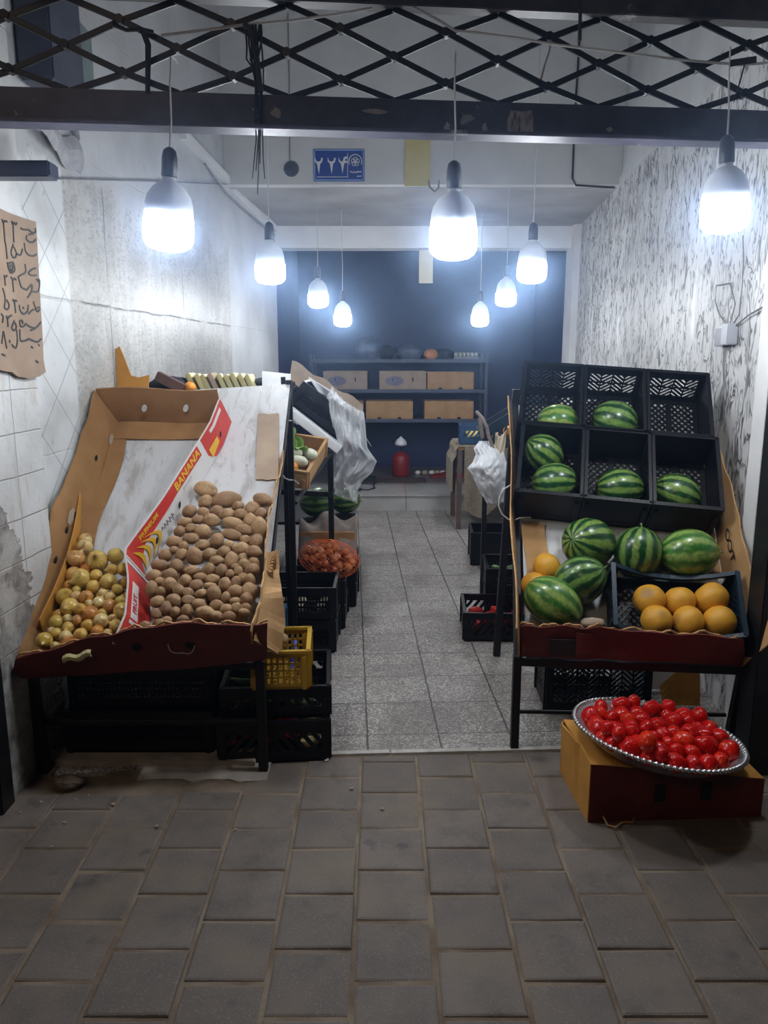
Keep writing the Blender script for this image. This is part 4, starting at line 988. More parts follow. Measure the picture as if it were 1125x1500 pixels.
for x in (-.06, .10):
    m = MB(); m.box(x-.018, x+.018, Y0-.012, Y0-.0035, .075, .135); m.build('hand_hole', MT['hole'], fp)
tilt = 7.3; TC = V((1.0-.045, 2.495, zt(-.03)+.022)); TR = rotm(-3.0, tilt, 0)
tr = thing('tray', 'round aluminium tray with a twisted rim, heaped with red tomatoes', 'tray', TC, TR)
m = MB(); m.lathe([(0, .0), (.20, .0), (.225, .006), (.262, .05), (.285, .058), (.285, .062), (.260, .055), (.222, .011), (.20, .005), (0, .005)], 64, cap=False); m.build('bowl', MT['aluminium'], tr, smooth=True)
m = MB(); N = 96
for s in range(N):
    a0, a1 = 2*pi*s/N, 2*pi*(s+.8)/N; m.tube([(.285*cos(a0) - .004*cos(a0), .285*sin(a0) - .004*sin(a0), .054), (.288*cos((a0+a1)/2), .288*sin((a0+a1)/2), .064), ((.292)*cos(a1), (.292)*sin(a1), .057)], .0062, 6)
rim_o = m.build('rim', MT['aluminium'], tr, smooth=True)
def tomato(k):
    r = random.Random(k*11+3); sq = r.uniform(.82, .95); o = r.uniform(0, 30); lob = r.choice((4, 5, 6)); am = r.uniform(.015, .05)
    def f(d): return 1 + am*cos(atan2(d.y, d.x)*lob)*(1-d.z*d.z) + .05*nz(d, 1.2, o) - .16*max(0, d.z-.86)/.14
    m = MB(); m.ball((0, 0, 0), .033, .033, .033*sq, 26, 18, f); return m.mesh('tomato', MT['tomato'], True)
TM = meshes_of(6, tomato); TCc = {}
def tomato_mesh(k, r):
    key = (k, round(r*600))
    if key not in TCc: TCc[key] = scaled(TM[k], (key[1]/600/.033,)*3)
    return TCc[key]
TOM = [(130,155,52,55),(215,95,42,35),(330,85,55,38),(225,140,38,36),(345,145,48,42),(275,150,35,35),(205,200,45,45),(300,230,62,52),(430,100,45,36),(385,75,38,28),(475,110,38,36),(535,105,42,42),(600,105,45,32),(445,165,55,35),(405,215,42,40),(485,225,52,40),(540,195,45,38),(630,185,58,52),(715,145,65,45),(600,140,45,30),(820,175,45,38),(800,215,55,40),(425,285,62,55),(155,250,32,30),(190,285,32,28),(225,280,30,26),(265,305,45,30),(250,330,40,28),(330,345,65,52),(510,295,45,38),(555,245,42,36),(590,300,48,35),(570,355,58,62),(645,340,42,42),(690,290,60,52),(715,240,50,36),(790,255,55,42),(795,325,52,58),(865,320,45,50),(920,265,55,38),(950,355,58,58),(450,390,60,45),(500,380,32,28),(535,420,38,32),(640,425,60,45),(740,420,45,52),(805,420,62,42),(880,405,45,45),(700,185,40,40),(760,215,35,32),(700,345,48,45),(370,165,40,38),(640,260,45,38),(400,250,40,35),(860,380,38,36)]
TWv = TR @ V((0, 0, 1))
def tloc(p): return TR.transposed() @ (p - TC)
def wt(x, y): d = sqrt(x*x+y*y); return .078 - .026*min(1, d/.25)**2
it = []
for x, y, a, b in TOM:
    ww = .08
    for _ in range(8):
        p = on_plane(820 + x*.26667, 1010 + y*.26667, TC + TWv*ww, TWv); l = tloc(p); ww = wt(l.x, l.y)
    s = .26667*zc(p)/FPX; it.append([p, max(.026, min(.040, sqrt(a*b)*s*1.14)), p.copy()])
def floorT(q):
    l = tloc(q[0]); d = sqrt(l.x*l.x+l.y*l.y); lim = .262 - q[1]*.8
    if d > lim: q[0] -= TR @ V((l.x/d, l.y/d, 0))*(d-lim)*.7
    lo = .008 + q[1]*.85 + max(0, d-.19)*.45
    if l.z < lo: q[0] += TWv*(lo-l.z)*.8
relax(it, 50, .8, floorT)
for k, q in enumerate(it):
    o = link_mesh('tomato', tomato_mesh(k % 6, q[1])); place(o, q[0], rrot())
    if k == 40: tag(o, 'large red tomato at the right end of the aluminium tray', 'tomato')
    elif k == 0: tag(o, 'red tomato with a yellow shoulder at the left end of the tray', 'tomato')
    else: tag(o, 'glossy red tomato heaped in the aluminium tray', 'tomato', 'tomatoes in the tray')
for i in range(7):
    for j in range(7):
        x, y = -.19 + .063*i + (.03 if j % 2 else 0), -.19 + .062*j
        if sqrt(x*x+y*y) > .185: continue
        o = link_mesh('tomato', tomato_mesh((i+j) % 6, .028)); place(o, TC + TR @ V((x, y, .033)), rrot()); tag(o, 'red tomato in the lower layer of the tray heap', 'tomato', 'tomatoes under the top layer')
m = MB(); p = on_z(885, 1208, .004)
m.tube([p + V((.0, .02, .02)), p + V((.01, -.01, .004)), p + V((.035, -.02, .003)), p + V((.055, .0, .004)), p + V((.075, .012, .003)), p + V((.10, .008, .003)), p + V((.11, .03, .004))], .0035, 6); recenter(solo('string', m, MT['card_tan'], 'loose tan string on the pavement in front of the maroon carton', 'string'))
# ================================================================ THINGS ON WALLS, GRILLE AND CEILING
def flat_thing(name, mb, mat, label, cat, group=None, **k): return recenter(solo(name, mb, mat, label, cat, group, **k))
# --- price sign on the pier
pn = (pm.to_3x3() @ V((1, 0, 0))).normalized(); po = pm @ V((.062, 0, 0)); py_ = (pm.to_3x3() @ V((0, 1, 0))).normalized()
def PS(x, y, d=0): return on_plane(x*.18667, 280 + y*.18667, po, pn) + pn*d
sg = thing('price_sign', 'torn brown cardboard price sign with handwritten black words and numbers, at the left edge', 'sign', PS(150, 1450))
L0 = sg.location
ed = [(-150,60), (-60,110), (60,170), (160,205), (275,240), (285,420), (298,640), (312,900), (325,1100), (335,1330), (352,1420), (300,1455), (215,1470), (130,1455), (90,1420), (40,1415), (-60,1390), (-150,1380)]
m = MB(); pts = [PS(*q) - L0 for q in ed]; n_ = len(pts); m.poly([p + pn*.004 for p in pts] + [p - pn*.004 for p in pts], [tuple(range(n_)), tuple(range(2*n_-1, n_-1, -1))] + [(k, n_+k, n_+(k+1) % n_, (k+1) % n_) for k in range(n_)])
m.build('board', mottled('weathered_cardboard', (.24,.17,.125), (.31,.225,.165), 8, .9, .1), sg)
ROWS = [[[(150,290),(170,300),(215,305),(240,325),(270,320),(265,295)], [(215,340),(250,335)], [(80,235),(88,258),(100,248),(112,262),(122,250)], [(92,250),(94,330),(98,400)], [(5,220),(12,245),(28,235),(45,240)], [(15,240),(22,320),(28,400)]],
 [[(270,380),(245,400),(215,395),(195,372),(200,350)], [(180,410),(190,470),(215,500),(250,508),(275,495)], [(92,418),(76,480),(92,520),(112,515),(116,480),(92,430)], [(30,400),(40,470),(45,530)], [(115,490),(150,500),(165,455)]],
 [[(185,575),(190,635),(150,660),(130,675)], [(270,605),(240,615),(212,645),(240,660),(275,660)], [(45,560),(70,640),(50,580),(90,560),(105,620),(75,640),(95,580),(60,600),(100,630)]],
 [[(130,670),(145,715),(160,755),(200,775)], [(200,775),(240,735),(235,790),(205,835)], [(240,785),(290,785),(300,700),(275,695)], [(300,720),(285,705)], [(75,675),(90,695),(102,685),(115,695)], [(88,690),(92,740),(96,790)], [(20,665),(32,672),(45,662)], [(24,670),(28,705),(30,740)]],
 [[(300,910),(272,925),(285,945),(302,930)], [(272,930),(262,900),(252,868)], [(258,930),(240,935),(215,962)], [(140,895),(150,940),(175,962),(205,945),(212,895)], [(170,915),(176,918)], [(90,850),(100,868),(110,858),(120,862)], [(103,862),(108,910),(112,955)], [(10,765),(22,800),(30,860),(25,915),(50,925),(60,890),(42,855)]],
 [[(310,1030),(290,1055),(260,1080),(230,1092)], [(262,1075),(225,1065),(190,1040)], [(190,1042),(172,1062),(150,1058),(145,1022),(163,1015),(168,1040)], [(38,980),(48,1000),(62,985),(80,975)], [(46,990),(50,1030),(52,1062)], [(102,1018),(82,1070),(98,1092),(115,1078),(114,1045),(98,1028)], [(0,965),(14,985),(8,1030)]],
 [[(312,1160),(285,1182),(245,1172),(215,1160),(190,1172),(150,1170),(146,1088)], [(120,1088),(126,1180),(112,1228),(82,1205)], [(235,1222),(248,1228)], [(290,1205),(300,1212)], [(62,1172),(68,1186)], [(3,1195),(10,1140),(17,1105),(28,1160),(42,1232)]],
 [[(5,1280),(30,1290)], [(270,1330),(290,1345)]]]
for row in ROWS:
    m = MB()
    for stv in row:
        q = smooth([PS(x, y, .0055) - L0 for x, y in stv])
        for a, b in zip(q, q[1:]):
            d = (b-a).normalized()*.002; m.bar(a-d*.6, b+d*.6, .0066, .0016, pn)
    m.build('handwriting', MT['ink'], sg)
# --- left wall fittings
ln = V((1, -.061, 0)).normalized()
def WL(x, y, d=0): return on_plane(x, y, V((XL(2.5), 2.5, 0)), ln) + ln*d
mt = thing('meter_box', 'dark grey electric meter box with glass door high on the left wall', 'meter box', WL(70, 120))
a, b = WL(35, 30), WL(108, 120)
m = MB(); m.box(0, .13, a.y-.10, b.y-.18, 2.55-mt.location.z, 2.93-mt.location.z, Matrix.Translation((-.005, -mt.location.y, 0))); m.build('case', mottled('dark_grey_blue_case', (.03,.035,.06), (.05,.055,.08), 8, .5, .1), mt, bevel=.008)
m = MB(); m.box(.0, .115, b.y-.16, b.y-.02, 2.60-mt.location.z, 2.88-mt.location.z, Matrix.Translation((-.005, -mt.location.y, 0))); dr = m.build('door', mottled('grey_green_case', (.10,.14,.15), (.14,.18,.18), 8, .4, .1), mt, bevel=.006)
m = MB(); m.box(.02, .09, b.y-.166, b.y-.159, 2.66-mt.location.z, 2.83-mt.location.z, Matrix.Translation((-.005, -mt.location.y, 0))); m.build('window', mottled('pale_glass', (.30,.38,.38), (.34,.42,.42), 8, .15, 0), dr)
m = MB(); p, p2 = on_y(-30, 258, 2.72), on_y(71, 234, 2.72); m.box(p.x, p2.x, 2.72, 2.80, p.z, p2.z); flat_thing('lock_box', m, mottled('dark_blue_steel', (.010,.014,.032), (.02,.025,.05), 10, .4, .1), 'dark blue steel bar fixed to the pier above the price sign', 'bracket', bevel=.006)
m = MB(); p = WL(70, 182)
def rag(a, b): return p + V((.03 + .015*sin(a*7), -.20 + .40*a, -.01 - .14*b*(.45 + .55*a) + .012*sin(a*15))) + ln*.02*sin(b*3)
m.sheet(rag, 12, 5, .006); flat_thing('grey_rag', m, mottled('grey_rag_cloth', (.27,.27,.30), (.36,.36,.38), 20, .9, .2), 'grey rag stuck on the left wall just under the beam', 'rag')
m = MB(); p = WL(102, 190); m.tube([p + ln*.02 + V((0, 0, -.0)), p + ln*.025 + V((.0, .01, -.03)), p + ln*.02 + V((0, 0, -.06)), p + ln*.02 + V((0, .015, -.11))], .016, 8, lambda t: 1.1 - .7*t); flat_thing('cable_stub', m, MT['wire_grey'], 'dark cable stub on the left wall right of the grey rag', 'cable')
m = MB(); m.tube([WL(0, 259, .012), WL(120, 263, .014), WL(235, 266, .012), WL(330, 270, .012)], .004, 5); flat_thing('cable', m, MT['wire_grey'], 'thin grey cable stretched along the left wall behind the front left bulb', 'cable')
m = MB(); m.bar(WL(264, 197, .02), V((XL(7.75)+.02, 7.75, 2.765)), .04, .05); struct('trim_10', m, plas_l)
m = MB(); m.tube([WL(296, 240, .02), V((XL(6.0)+.02, 6.0, 2.72)), V((XL(6.9)+.02, 6.9, 2.70)), V((XL(7.7)+.02, 7.7, 2.70))], .007, 6); flat_thing('cable', m, MT['wire_grey'], 'dark cable running under the white trunking on the left wall', 'cable')
for x0, y0, x1, y1, lab_ in ((162, 412, 166, 440, 'chipped slab corner'),):
    pass
# --- mezzanine face: number plate, paper, knob, cables
MY = YM - .004
def PM_(x, y, d=0): p = on_y(x, y, YM); return V((p.x, MY - d, p.z))
pt_ = thing('number_plate', 'blue house number plate with white Persian digits and a round emblem on the mezzanine face', 'sign', PM_(496, 266)); L0 = pt_.location.copy()
a, b = PM_(459, 219) - L0, PM_(534, 266) - L0
m = MB(); m.box(a.x, b.x, -.010, 0, b.z, a.z); m.build('plate', mottled('blue_enamel', (.012,.045,.24), (.016,.055,.28), 10, .35, 0), pt_, bevel=.003)
wp_ = MT['paper_white']
m = MB(); f_ = .012
for x0, x1, z0, z1 in ((a.x+.004, b.x-.004, a.z-f_, a.z-.004), (a.x+.004, b.x-.004, b.z+.004, b.z+f_), (a.x+.004, a.x+f_, b.z+.004, a.z-.004), (b.x-f_, b.x-.004, b.z+.004, a.z-.004)): m.box(x0, x1, -.0125, -.0095, z0, z1)
MT['pale_blue'] = mottled('pale_blue_enamel', (.22,.36,.66), (.26,.40,.70), 10, .35, 0); m.build('border', MT['pale_blue'], pt_)
def PQ(x, y): q = PM_(440 + x*.19556, 200 + y*.19556) - L0; return q
def glyph(nme, polyline): 
    m = MB(); q = [PQ(*c) for c in polyline]; m.prism([(c.x, c.z) for c in q], .0095, .0125, lambda v: V((v.x, -v.z, v.y))); return m.build(nme, wp_, pt_)
two = lambda x: [(x-30,158), (x-20,186), (x-6,193), (x+12,186), (x+20,160), (x+30,168), (x+24,194), (x+10,208), (x+6,240), (x, 284), (x-7,250), (x-14,206), (x-30,190)]
glyph('digit', two(140)); glyph('digit', two(236))
glyph('digit', [(288,158), (298,184), (312,194), (322,178), (326,160), (342,152), (356,160), (350,172), (338,168), (336,184), (356,190), (354,200), (330,204), (324,240), (316,280), (310,244), (304,206), (288,190)])
m = MB()
for s in range(24):
    t0, t1 = radians(205-230*s/24), radians(205-230*(s+1)/24); m.bar(PQ(412+48*cos(t0), 190-52*sin(t0)) + V((0, -.0112, 0)), PQ(412+48*cos(t1), 190-52*sin(t1)) + V((0, -.0112, 0)), .006, .003, (0, 1, 0))
for s in range(5):
    t0 = radians(90+72*s)
    for q in range(8):
        u0, u1 = 2*pi*q/8, 2*pi*(q+1)/8; cx, cy = 412+17*cos(t0), 192-18*sin(t0)
        m.bar(PQ(cx+15*cos(u0), cy-16*sin(u0)) + V((0, -.0112, 0)), PQ(cx+15*cos(u1), cy-16*sin(u1)) + V((0, -.0112, 0)), .0045, .003, (0, 1, 0))
m.build('emblem', wp_, pt_)
m = MB()
def hand_line(pts, w):
    for a_, b_ in zip(pts, pts[1:]): m.bar(PQ(*a_) + V((0, -.0112, 0)), PQ(*b_) + V((0, -.0112, 0)), w, .003, (0, 1, 0))
hand_line([(458,262), (450,272), (442,264), (434,272), (426,262), (424,274), (412,274), (402,264), (398,274), (386,272), (380,262), (372,272)], .006); hand_line([(456,296), (448,304), (440,298), (430,304), (424,298)], .006)
m.build('small_lettering', wp_, pt_)
m = MB(); hand_line([(355,130), (355,312)], .004); hand_line([(125,306), (352,306)], .004); m.build('dividing_line', wp_, pt_)
m = MB(); q0, q1 = PM_(593, 203), PM_(630, 273); m.sheet(lambda a, b: V((q0.x + (q1.x-q0.x)*a, MY - .006 - .01*sin(b*3)*b, q0.z + (q1.z-q0.z)*b)), 3, 8, .002)
flat_thing('paper', m, mottled('yellowed_paper', (.50,.43,.17), (.58,.51,.25), 5, .8, .1), 'yellowed paper sheet on the mezzanine face right of the blue number plate', 'paper')
m = MB(); q0, q1 = on_y(614, 371, 7.80), on_y(634, 415, 7.80); m.sheet(lambda a, b: V((q0.x + (q1.x-q0.x)*a, 7.80 + .012*sin(b*4), q0.z+.03 + (q1.z-q0.z-.03)*b)), 3, 8, .003)
flat_thing('fly_paper', m, mottled('pale_yellow_paper', (.50,.46,.30), (.56,.52,.36), 5, .7, .1), 'pale yellow paper strip hanging from the lintel behind the middle front bulb', 'paper')
m = MB(); p = PM_(427, 248); m.lathe([(.001, 0), (.05, 0), (.055, .008), (.05, .02), (.001, .024)], 20, Matrix.Translation(p) @ Matrix.Rotation(radians(90), 4, 'X')); flat_thing('cable_cover', m, mottled('dark_blue_cap', (.04,.05,.08), (.06,.07,.10), 10, .5, 0), 'round dark cable cover left of the blue number plate', 'cover')
m = MB(); m.tube([PM_(422, 20, .006), PM_(424, 120, .006), PM_(425, 242, .006)], .004, 5); flat_thing('cable', m, MT['wire_grey'], 'thin grey cable running down to the round cover on the mezzanine face', 'cable')
m = MB(); m.tube([PM_(852, -20, .008), PM_(846, 100, .008), PM_(841, 180, .008), PM_(838, 262, .008), PM_(843, 272, .008), PM_(900, 275, .008)], .0075, 6); flat_thing('cable', m, MT['wire_black'], 'black cable running down the mezzanine face and turning right at its lower edge', 'cable')
m = MB(); m.tube([PM_(627, 262, .002), PM_(629, 275, .02), PM_(636, 282, .02), PM_(642, 276, .02), PM_(643, 264, .004)], .0065, 6); flat_thing('hook', m, MT['wire_grey'], 'small grey hook under the yellowed paper', 'hook')
m = MB(); m.tube([PM_(470, 276, .008), PM_(560, 276, .012), PM_(620, 275, .008), PM_(760, 277, .012), PM_(900, 277, .008)], .005, 5); flat_thing('cable', m, MT['wire_white'], 'pale cable along the lower edge of the mezzanine face', 'cable')
# --- right wall: switch box and wires
rn = V((-1, .082, 0)).normalized()
def WR(x, y, d=0): return on_plane(x, y, V((XR(2.75), 2.75, 0)), rn) + rn*d
sw = thing('switch_box', 'grey surface switch box with wires on the bark-patterned right wall', 'switch', WR(1064, 505)); L0 = sw.location.copy()
q = WR(1072, 490); MR = Matrix.Translation(q - L0) @ Matrix.Rotation(math.atan2(-.082, 1), 4, 'Z')
m = MB(); m.box(-.045, 0, -.075, .005, -.045, .045, MR); m.build('switch', mottled('grey_switch', (.36,.37,.42), (.42,.43,.48), 10, .4, 0), sw, bevel=.004)
m = MB(); m.box(-.035, 0, .01, .12, -.05, .03, MR); m.build('socket', mottled('dark_grey_socket', (.16,.17,.21), (.20,.21,.25), 10, .4, 0), sw, bevel=.004)
for pth in ([(1066,475), (1056,460), (1050,440), (1052,418), (1072,415), (1080,445), (1072,475)], [(1075,478), (1086,460), (1090,420), (1092,380), (1091,345)]):
    m = MB(); m.tube([WR(x, y, .008) - L0 for x, y in pth], .003, 5); m.build('wire', MT['wire_grey'], sw)
m = MB(); m.tube([WR(1078, 480, .01), WR(1100, 462, .012), WR(1125, 448, .012), WR(1150, 440, .01)], .0035, 5); flat_thing('cable', m, MT['wire_grey'], 'loose grey cable running right from the switch box', 'cable')
# --- cables and ties on the grille
def GF(x, y, d=.02): p = on_face(x, y, 2.714 - d, .096); return p
def pcable(pts, r, mat, label, d=.022, name='cable'):
    m = MB(); m.tube([GF(x, y, d) for x, y in pts], r, 6); return flat_thing(name, m, MT[mat], label, 'cable')
pcable([(560, -8), (600, 8), (640, 28), (667, 45), (690, 47), (760, 56), (810, 65), (900, 76), (1000, 88), (1085, 95), (1125, 92)], .0042, 'wire_white', 'pale cord strung along the right half of the grille')
pcable([(236, 52), (300, 44), (360, 36), (430, 30), (500, 20), (545, 12)], .0042, 'wire_white', 'pale cord strung along the left half of the grille')
pcable([(808, 52), (805, 75), (798, 95), (792, 118), (790, 135)], .0035, 'wire_white', 'short pale cord end hanging inside the grille, right of centre', -.02)
pcable([(848, -5), (850, 20), (849, 60)], .006, 'wire_black', 'short black cable hanging from the top rail, right of centre', .04)
m = MB(); m.sheet(lambda a, b: GF(204 + 9*a + 9*min(b*4, 1) - 2*b*a, 43 + 92*b, .03) + V((0, -.004*sin(a*3), 0)), 2, 12, .002); flat_thing('black_strap', m, MT['wire_black'], 'flat black strap hanging on the grille near the front left bulb cord', 'strap')
m = MB(); m.tube([GF(165, 36), GF(185, 44, .028), GF(207, 43, .03), GF(225, 47, .026)], .006, 6); flat_thing('cable', m, MT['wire_black'], 'black cable looped on the grille above the black strap', 'cable')
m = MB(); m.sheet(lambda a, b: GF(1074 + 16*b + 4*a, 152 - 58*b - 8*a, .03), 2, 10, .003); m.sheet(lambda a, b: GF(1068 + 40*b, 88 + 10*a - 6*b, .032), 12, 2, .003); flat_thing('black_tape', m, MT['wire_black'], 'black tape knotted round the grille above the front right bulb', 'tape')
bd = thing('wire_bundle', 'bundle of frayed black wires hanging through the grille over the beam', 'wires', GF(378, 36)); L0 = bd.location.copy()
r_ = random.Random(4)
for k in range(9):
    x0 = 362 + 3.0*k*.9; ln_ = [170, 262, 95, 250, 285, 240, 200, 262, 140][k]; pts = []
    for j in range(9):
        y = 36 + (ln_-36)*j/8; sp_ = (x0-374)*(1 if y < 90 else .5 + max(0, (y-190)/90)*.9); pts.append(GF(374 + sp_ + 6*(y > 100) + r_.uniform(-1.6, 1.6), y, .033 + .004*(k % 3)) - L0)
    m = MB(); m.tube(pts, .0036, 5, lambda t: 1 - .5*t); m.build('wire', MT['wire_black'], bd)
m = MB(); m.tube([GF(358, 36, .03) - L0, GF(366, 42, .035) - L0, GF(372, 60, .035) - L0, GF(376, 90, .035) - L0, GF(381, 135, .035) - L0], .010, 8); m.build('sheath', MT['wire_black'], bd)

# ================================================================ BEHIND THE LEFT STALL
t = thing('display_rack', 'black rack of the second left stall behind the potatoes, facing the aisle', 'rack', (-.75, 5.0, 0))
post(t, 'leg', (-.315, 4.50, 0), (-.315, 4.50, 1.02), .032); post(t, 'leg', (-.305, 6.15, 0), (-.305, 6.15, 1.0), .03); post(t, 'leg', (-1.2, 4.50, 0), (-1.2, 4.50, 1.36), .03); post(t, 'leg', (-1.08, 6.0, 0), (-1.08, 6.0, 1.36), .03)
post(t, 'rail', (-1.2, 4.50, .80), (-.315, 4.50, .76), .03); post(t, 'rail', (-.315, 4.45, .76), (-.305, 6.2, .76), .03); post(t, 'rail', (-.47, 4.0, .80), (-.315, 4.5, 1.0), .022)
m = MB(); m.box(-1.15, -.20, 4.95, 6.0, .475, .495, Matrix.Translation(-t.location)); m.build('shelf', MT['black_steel'], t)
m = MB(); m.box(-1.22, -.60, 3.98, 5.35, 1.345, 1.365, Matrix.Translation(-t.location)); m.build('shelf', MT['black_steel'], t)
T38 = rotm(0, 38, 0)
crate('dark crate tilted towards the aisle above the leafy vegetables on the left', V((-.40, 4.86, 1.165)), T38, .42, .50, .15, 'slots', 'black_plastic', endstyle='slots')
m = MB(); m.box(-.26, .20, -.30, .32, -.055, -.006); o = solo('foam_board', m, MT['white'], 'white foam board under the tilted dark crate', 'board', bevel=.004); place(o, V((-.40, 4.80, 1.165)), T38)
YR = rotm(18, 8, -8)
yc = crate('beige crate of leafy vegetables and pale radishes tilted behind the potato stall', V((-.545, 4.28, .955)), YR, .35, .44, .10, 'solid', 'card_tan')
def veg(loc): return V((-.545, 4.28, .955)) + YR @ V(loc)
for k in range(7):                                                       # leaves
    t0 = RND.uniform(-.5, .5); base = (-.02 + .030*k - .06, -.06 + .03*(k % 3), .09); ll = .20 + .03*(k % 3)
    def leaf(a, b, k=k, t0=t0, ll=ll):
        w = .042*sin(pi*(.12+.86*a)); return V((w*(b-.5)*2 + .05*a*sin(k) , .02 + .16*a*cos(k*.5)*.6, ll*a - .14*a*a*(1 + .3*(k % 2)) + .012*abs(b-.5)))
    m = MB(); m.sheet(leaf, 10, 4, .003); o = solo('leafy_green', m, MT['leaf'], 'green leaf standing up in the beige vegetable crate', 'vegetable', 'leaves in the beige crate', smooth=True); place(o, veg(base))
for k, (x, y, z, a) in enumerate([(.07, -.12, .105, 50), (.01, -.08, .125, 75), (.12, -.02, .11, 30), (-.05, -.03, .115, 60)]):
    m = MB(); m.lathe([(.003, -.11), (.012, -.09), (.026, -.03), (.033, .03), (.030, .07), (.016, .095), (.004, .10)], 16, Matrix.Rotation(radians(a), 4, 'Z') @ Matrix.Rotation(radians(90), 4, 'X')); o = solo('radish', m, MT['radish'], 'long pale radish lying in the beige vegetable crate', 'vegetable', 'radishes in the beige crate', smooth=True); place(o, veg((x, y, z)))
for k, (x, y, z) in enumerate([(-.09, -.20, .105), (-.03, -.205, .10), (.03, -.20, .105), (.08, -.19, .10), (-.12, -.16, .12)]):
    m = MB(); m.ball((0, 0, 0), .036, .036, .032, 18, 12, lambda d: 1 + .04*nz(d, 2, k)); o = solo('orange', m, MT['orange'], 'orange at the front of the beige vegetable crate', 'fruit', 'oranges in the beige crate', smooth=True); place(o, veg((x, y, z)))
m = MB()
def cb(a, b):
    q0 = on_y(428, 528, 5.3).lerp(on_y(532, 592, 5.3), a); return q0 + V((-.02*b, -.5*b*0 - .05*b, -.14*b - .05*b*a)) + V((0, .02*sin(a*7), .012*sin(a*17)))
m.sheet(cb, 14, 4, .008); flat_thing('cardboard_sheet', m, MT['card_pale'], 'brown cardboard sheet sloping down behind the tilted dark crate', 'cardboard')
# clear bag hanging over the crate end
def bag(a, b):
    xl = lerp([(0, 486), (.15, 478), (.45, 492), (.7, 482), (1, 484)], b); xr = lerp([(0, 506), (.12, 533), (.4, 538), (.5, 552), (.6, 545), (.68, 530), (.8, 524), (1, 523)], b)
    y = lerp([(0, 566), (.15, 582), (.5, 655), (.7, 690), (1, 722)], b) + 26*a*(1-b*.4) ; x = xl + (xr-xl)*a
    Y = 4.60 - .10*sin(pi*a)*sin(pi*min(1, b*1.1)) + .05*noise.noise(V((a*4, b*6, 1))) + .05*abs(noise.noise(V((a*7 + b*3, b*5, 4)))) + .022*abs(noise.noise(V((a*16, b*17 + a*6, 7))))
    return on_y(x, y, Y)
m = MB(); m.sheet(bag, 44, 64, .002); flat_thing('plastic_bag', m, MT['clear_bag'], 'crumpled clear plastic bag hanging into the aisle from the left stall', 'bag', smooth=True)
def bag2(a, b):
    x = lerp([(0, 452), (.5, 500), (1, 530)], a); y = lerp([(0, 560), (.5, 590), (1, 640)], a) + 22*b - 8; return on_y(x + 14*b, y, 4.78 + .02*sin(a*15) + .03*b)
m = MB(); m.sheet(bag2, 20, 6, .0025); flat_thing('plastic_film', m, MT['white_bag'], 'white plastic film lying over the edge of the tilted dark crate', 'plastic film', smooth=True)
# packets on the upper shelf
for k in range(9):
    px = 290 + 10.6*k; p = on_y(px, 562, 4.30); p.z = 1.365
    m = MB(); m.box(-.014, .014, -.075, .075, 0, .105 - .004*(k % 3)); o = solo('packet', m, mottled('yellow_wrapper', (.46,.38,.12), (.52,.50,.30), 9, .45, .05) if k == 0 else (bpy.data.materials['yellow_wrapper'] if k % 3 else MT['card_pale'] if k == 3 else bpy.data.materials['yellow_wrapper']), 'yellowish packet leaning in the row above the white board of the left stall', 'packet', 'row of packets above the left stall', bevel=.004)
    place(o, p + V((0, 0, .008)), rotm(0, -24, RND.uniform(-8, 8)))
m = MB(); p = on_y(278, 561, 4.16); p.z = 1.398; m.ball((0, 0, 0), .033, .033, .030, 18, 12); o = solo('orange', m, MT['orange'], 'single orange left of the yellowish packets above the left stall', 'fruit', smooth=True); place(o, p)
m = MB(); m.box(-.075, .075, -.05, .05, 0, .05); p = on_y(246, 560, 4.1); p.z = 1.375; o = solo('brown_box', m, mottled('dark_brown_card', (.10,.045,.03), (.14,.065,.045), 9, .6, .1), 'small dark brown box tilted left of the single orange', 'box', bevel=.003); place(o, p + V((0, 0, .03)), rotm(0, 28, 10))
m = MB(); m.ball((0, 0, 0), .11, .07, .05, 24, 14, lambda d: 1 + .25*nz(d, 2.2, 3)); p = on_y(232, 560, 4.25); p.z = 1.405; o = solo('dark_cloth', m, MT['dark_cloth'], 'crumpled dark cloth behind the small brown box', 'cloth', smooth=True); place(o, p + V((.06, 0, 0)))
m = MB(); m.ball((0, 0, 0), .12, .07, .04, 24, 14, lambda d: 1 + .28*nz(d, 2.4, 8)); p = on_y(398, 552, 4.35); p.z = 1.41; o = solo('dark_cloth', m, MT['dark_cloth'], 'crumpled dark cloth right of the yellowish packets', 'cloth', smooth=True); place(o, p)
m = MB(); m.sheet(lambda a, b: on_y(384 + 42*a, 566 - 22*b*(1-.2*a), 4.16 + .12*b), 6, 4, .005); flat_thing('grey_card', m, mottled('grey_card_sheet', (.34,.34,.36), (.42,.42,.43), 9, .7, .1), 'grey card sheet at the right end of the packet row', 'card')
m = MB(); q = [(146, 570), (152, 548), (160, 528), (168, 512), (174, 507), (180, 520), (187, 538), (192, 550), (203, 553), (219, 549), (217, 570)]
q = [on_y(x, y, 3.80) for x, y in q]; m.prism([(v.x, v.z) for v in q], -.004, .004, lambda v: V((v.x, 3.80 + v.z + (v.y-1.4)*.05, v.y))); m.box(-1.29, -1.03, 3.797, 3.803, 1.30, 1.40); flat_thing('cardboard_flap', m, MT['card_orange'], 'torn orange-brown cardboard flap standing behind the onion carton', 'cardboard')
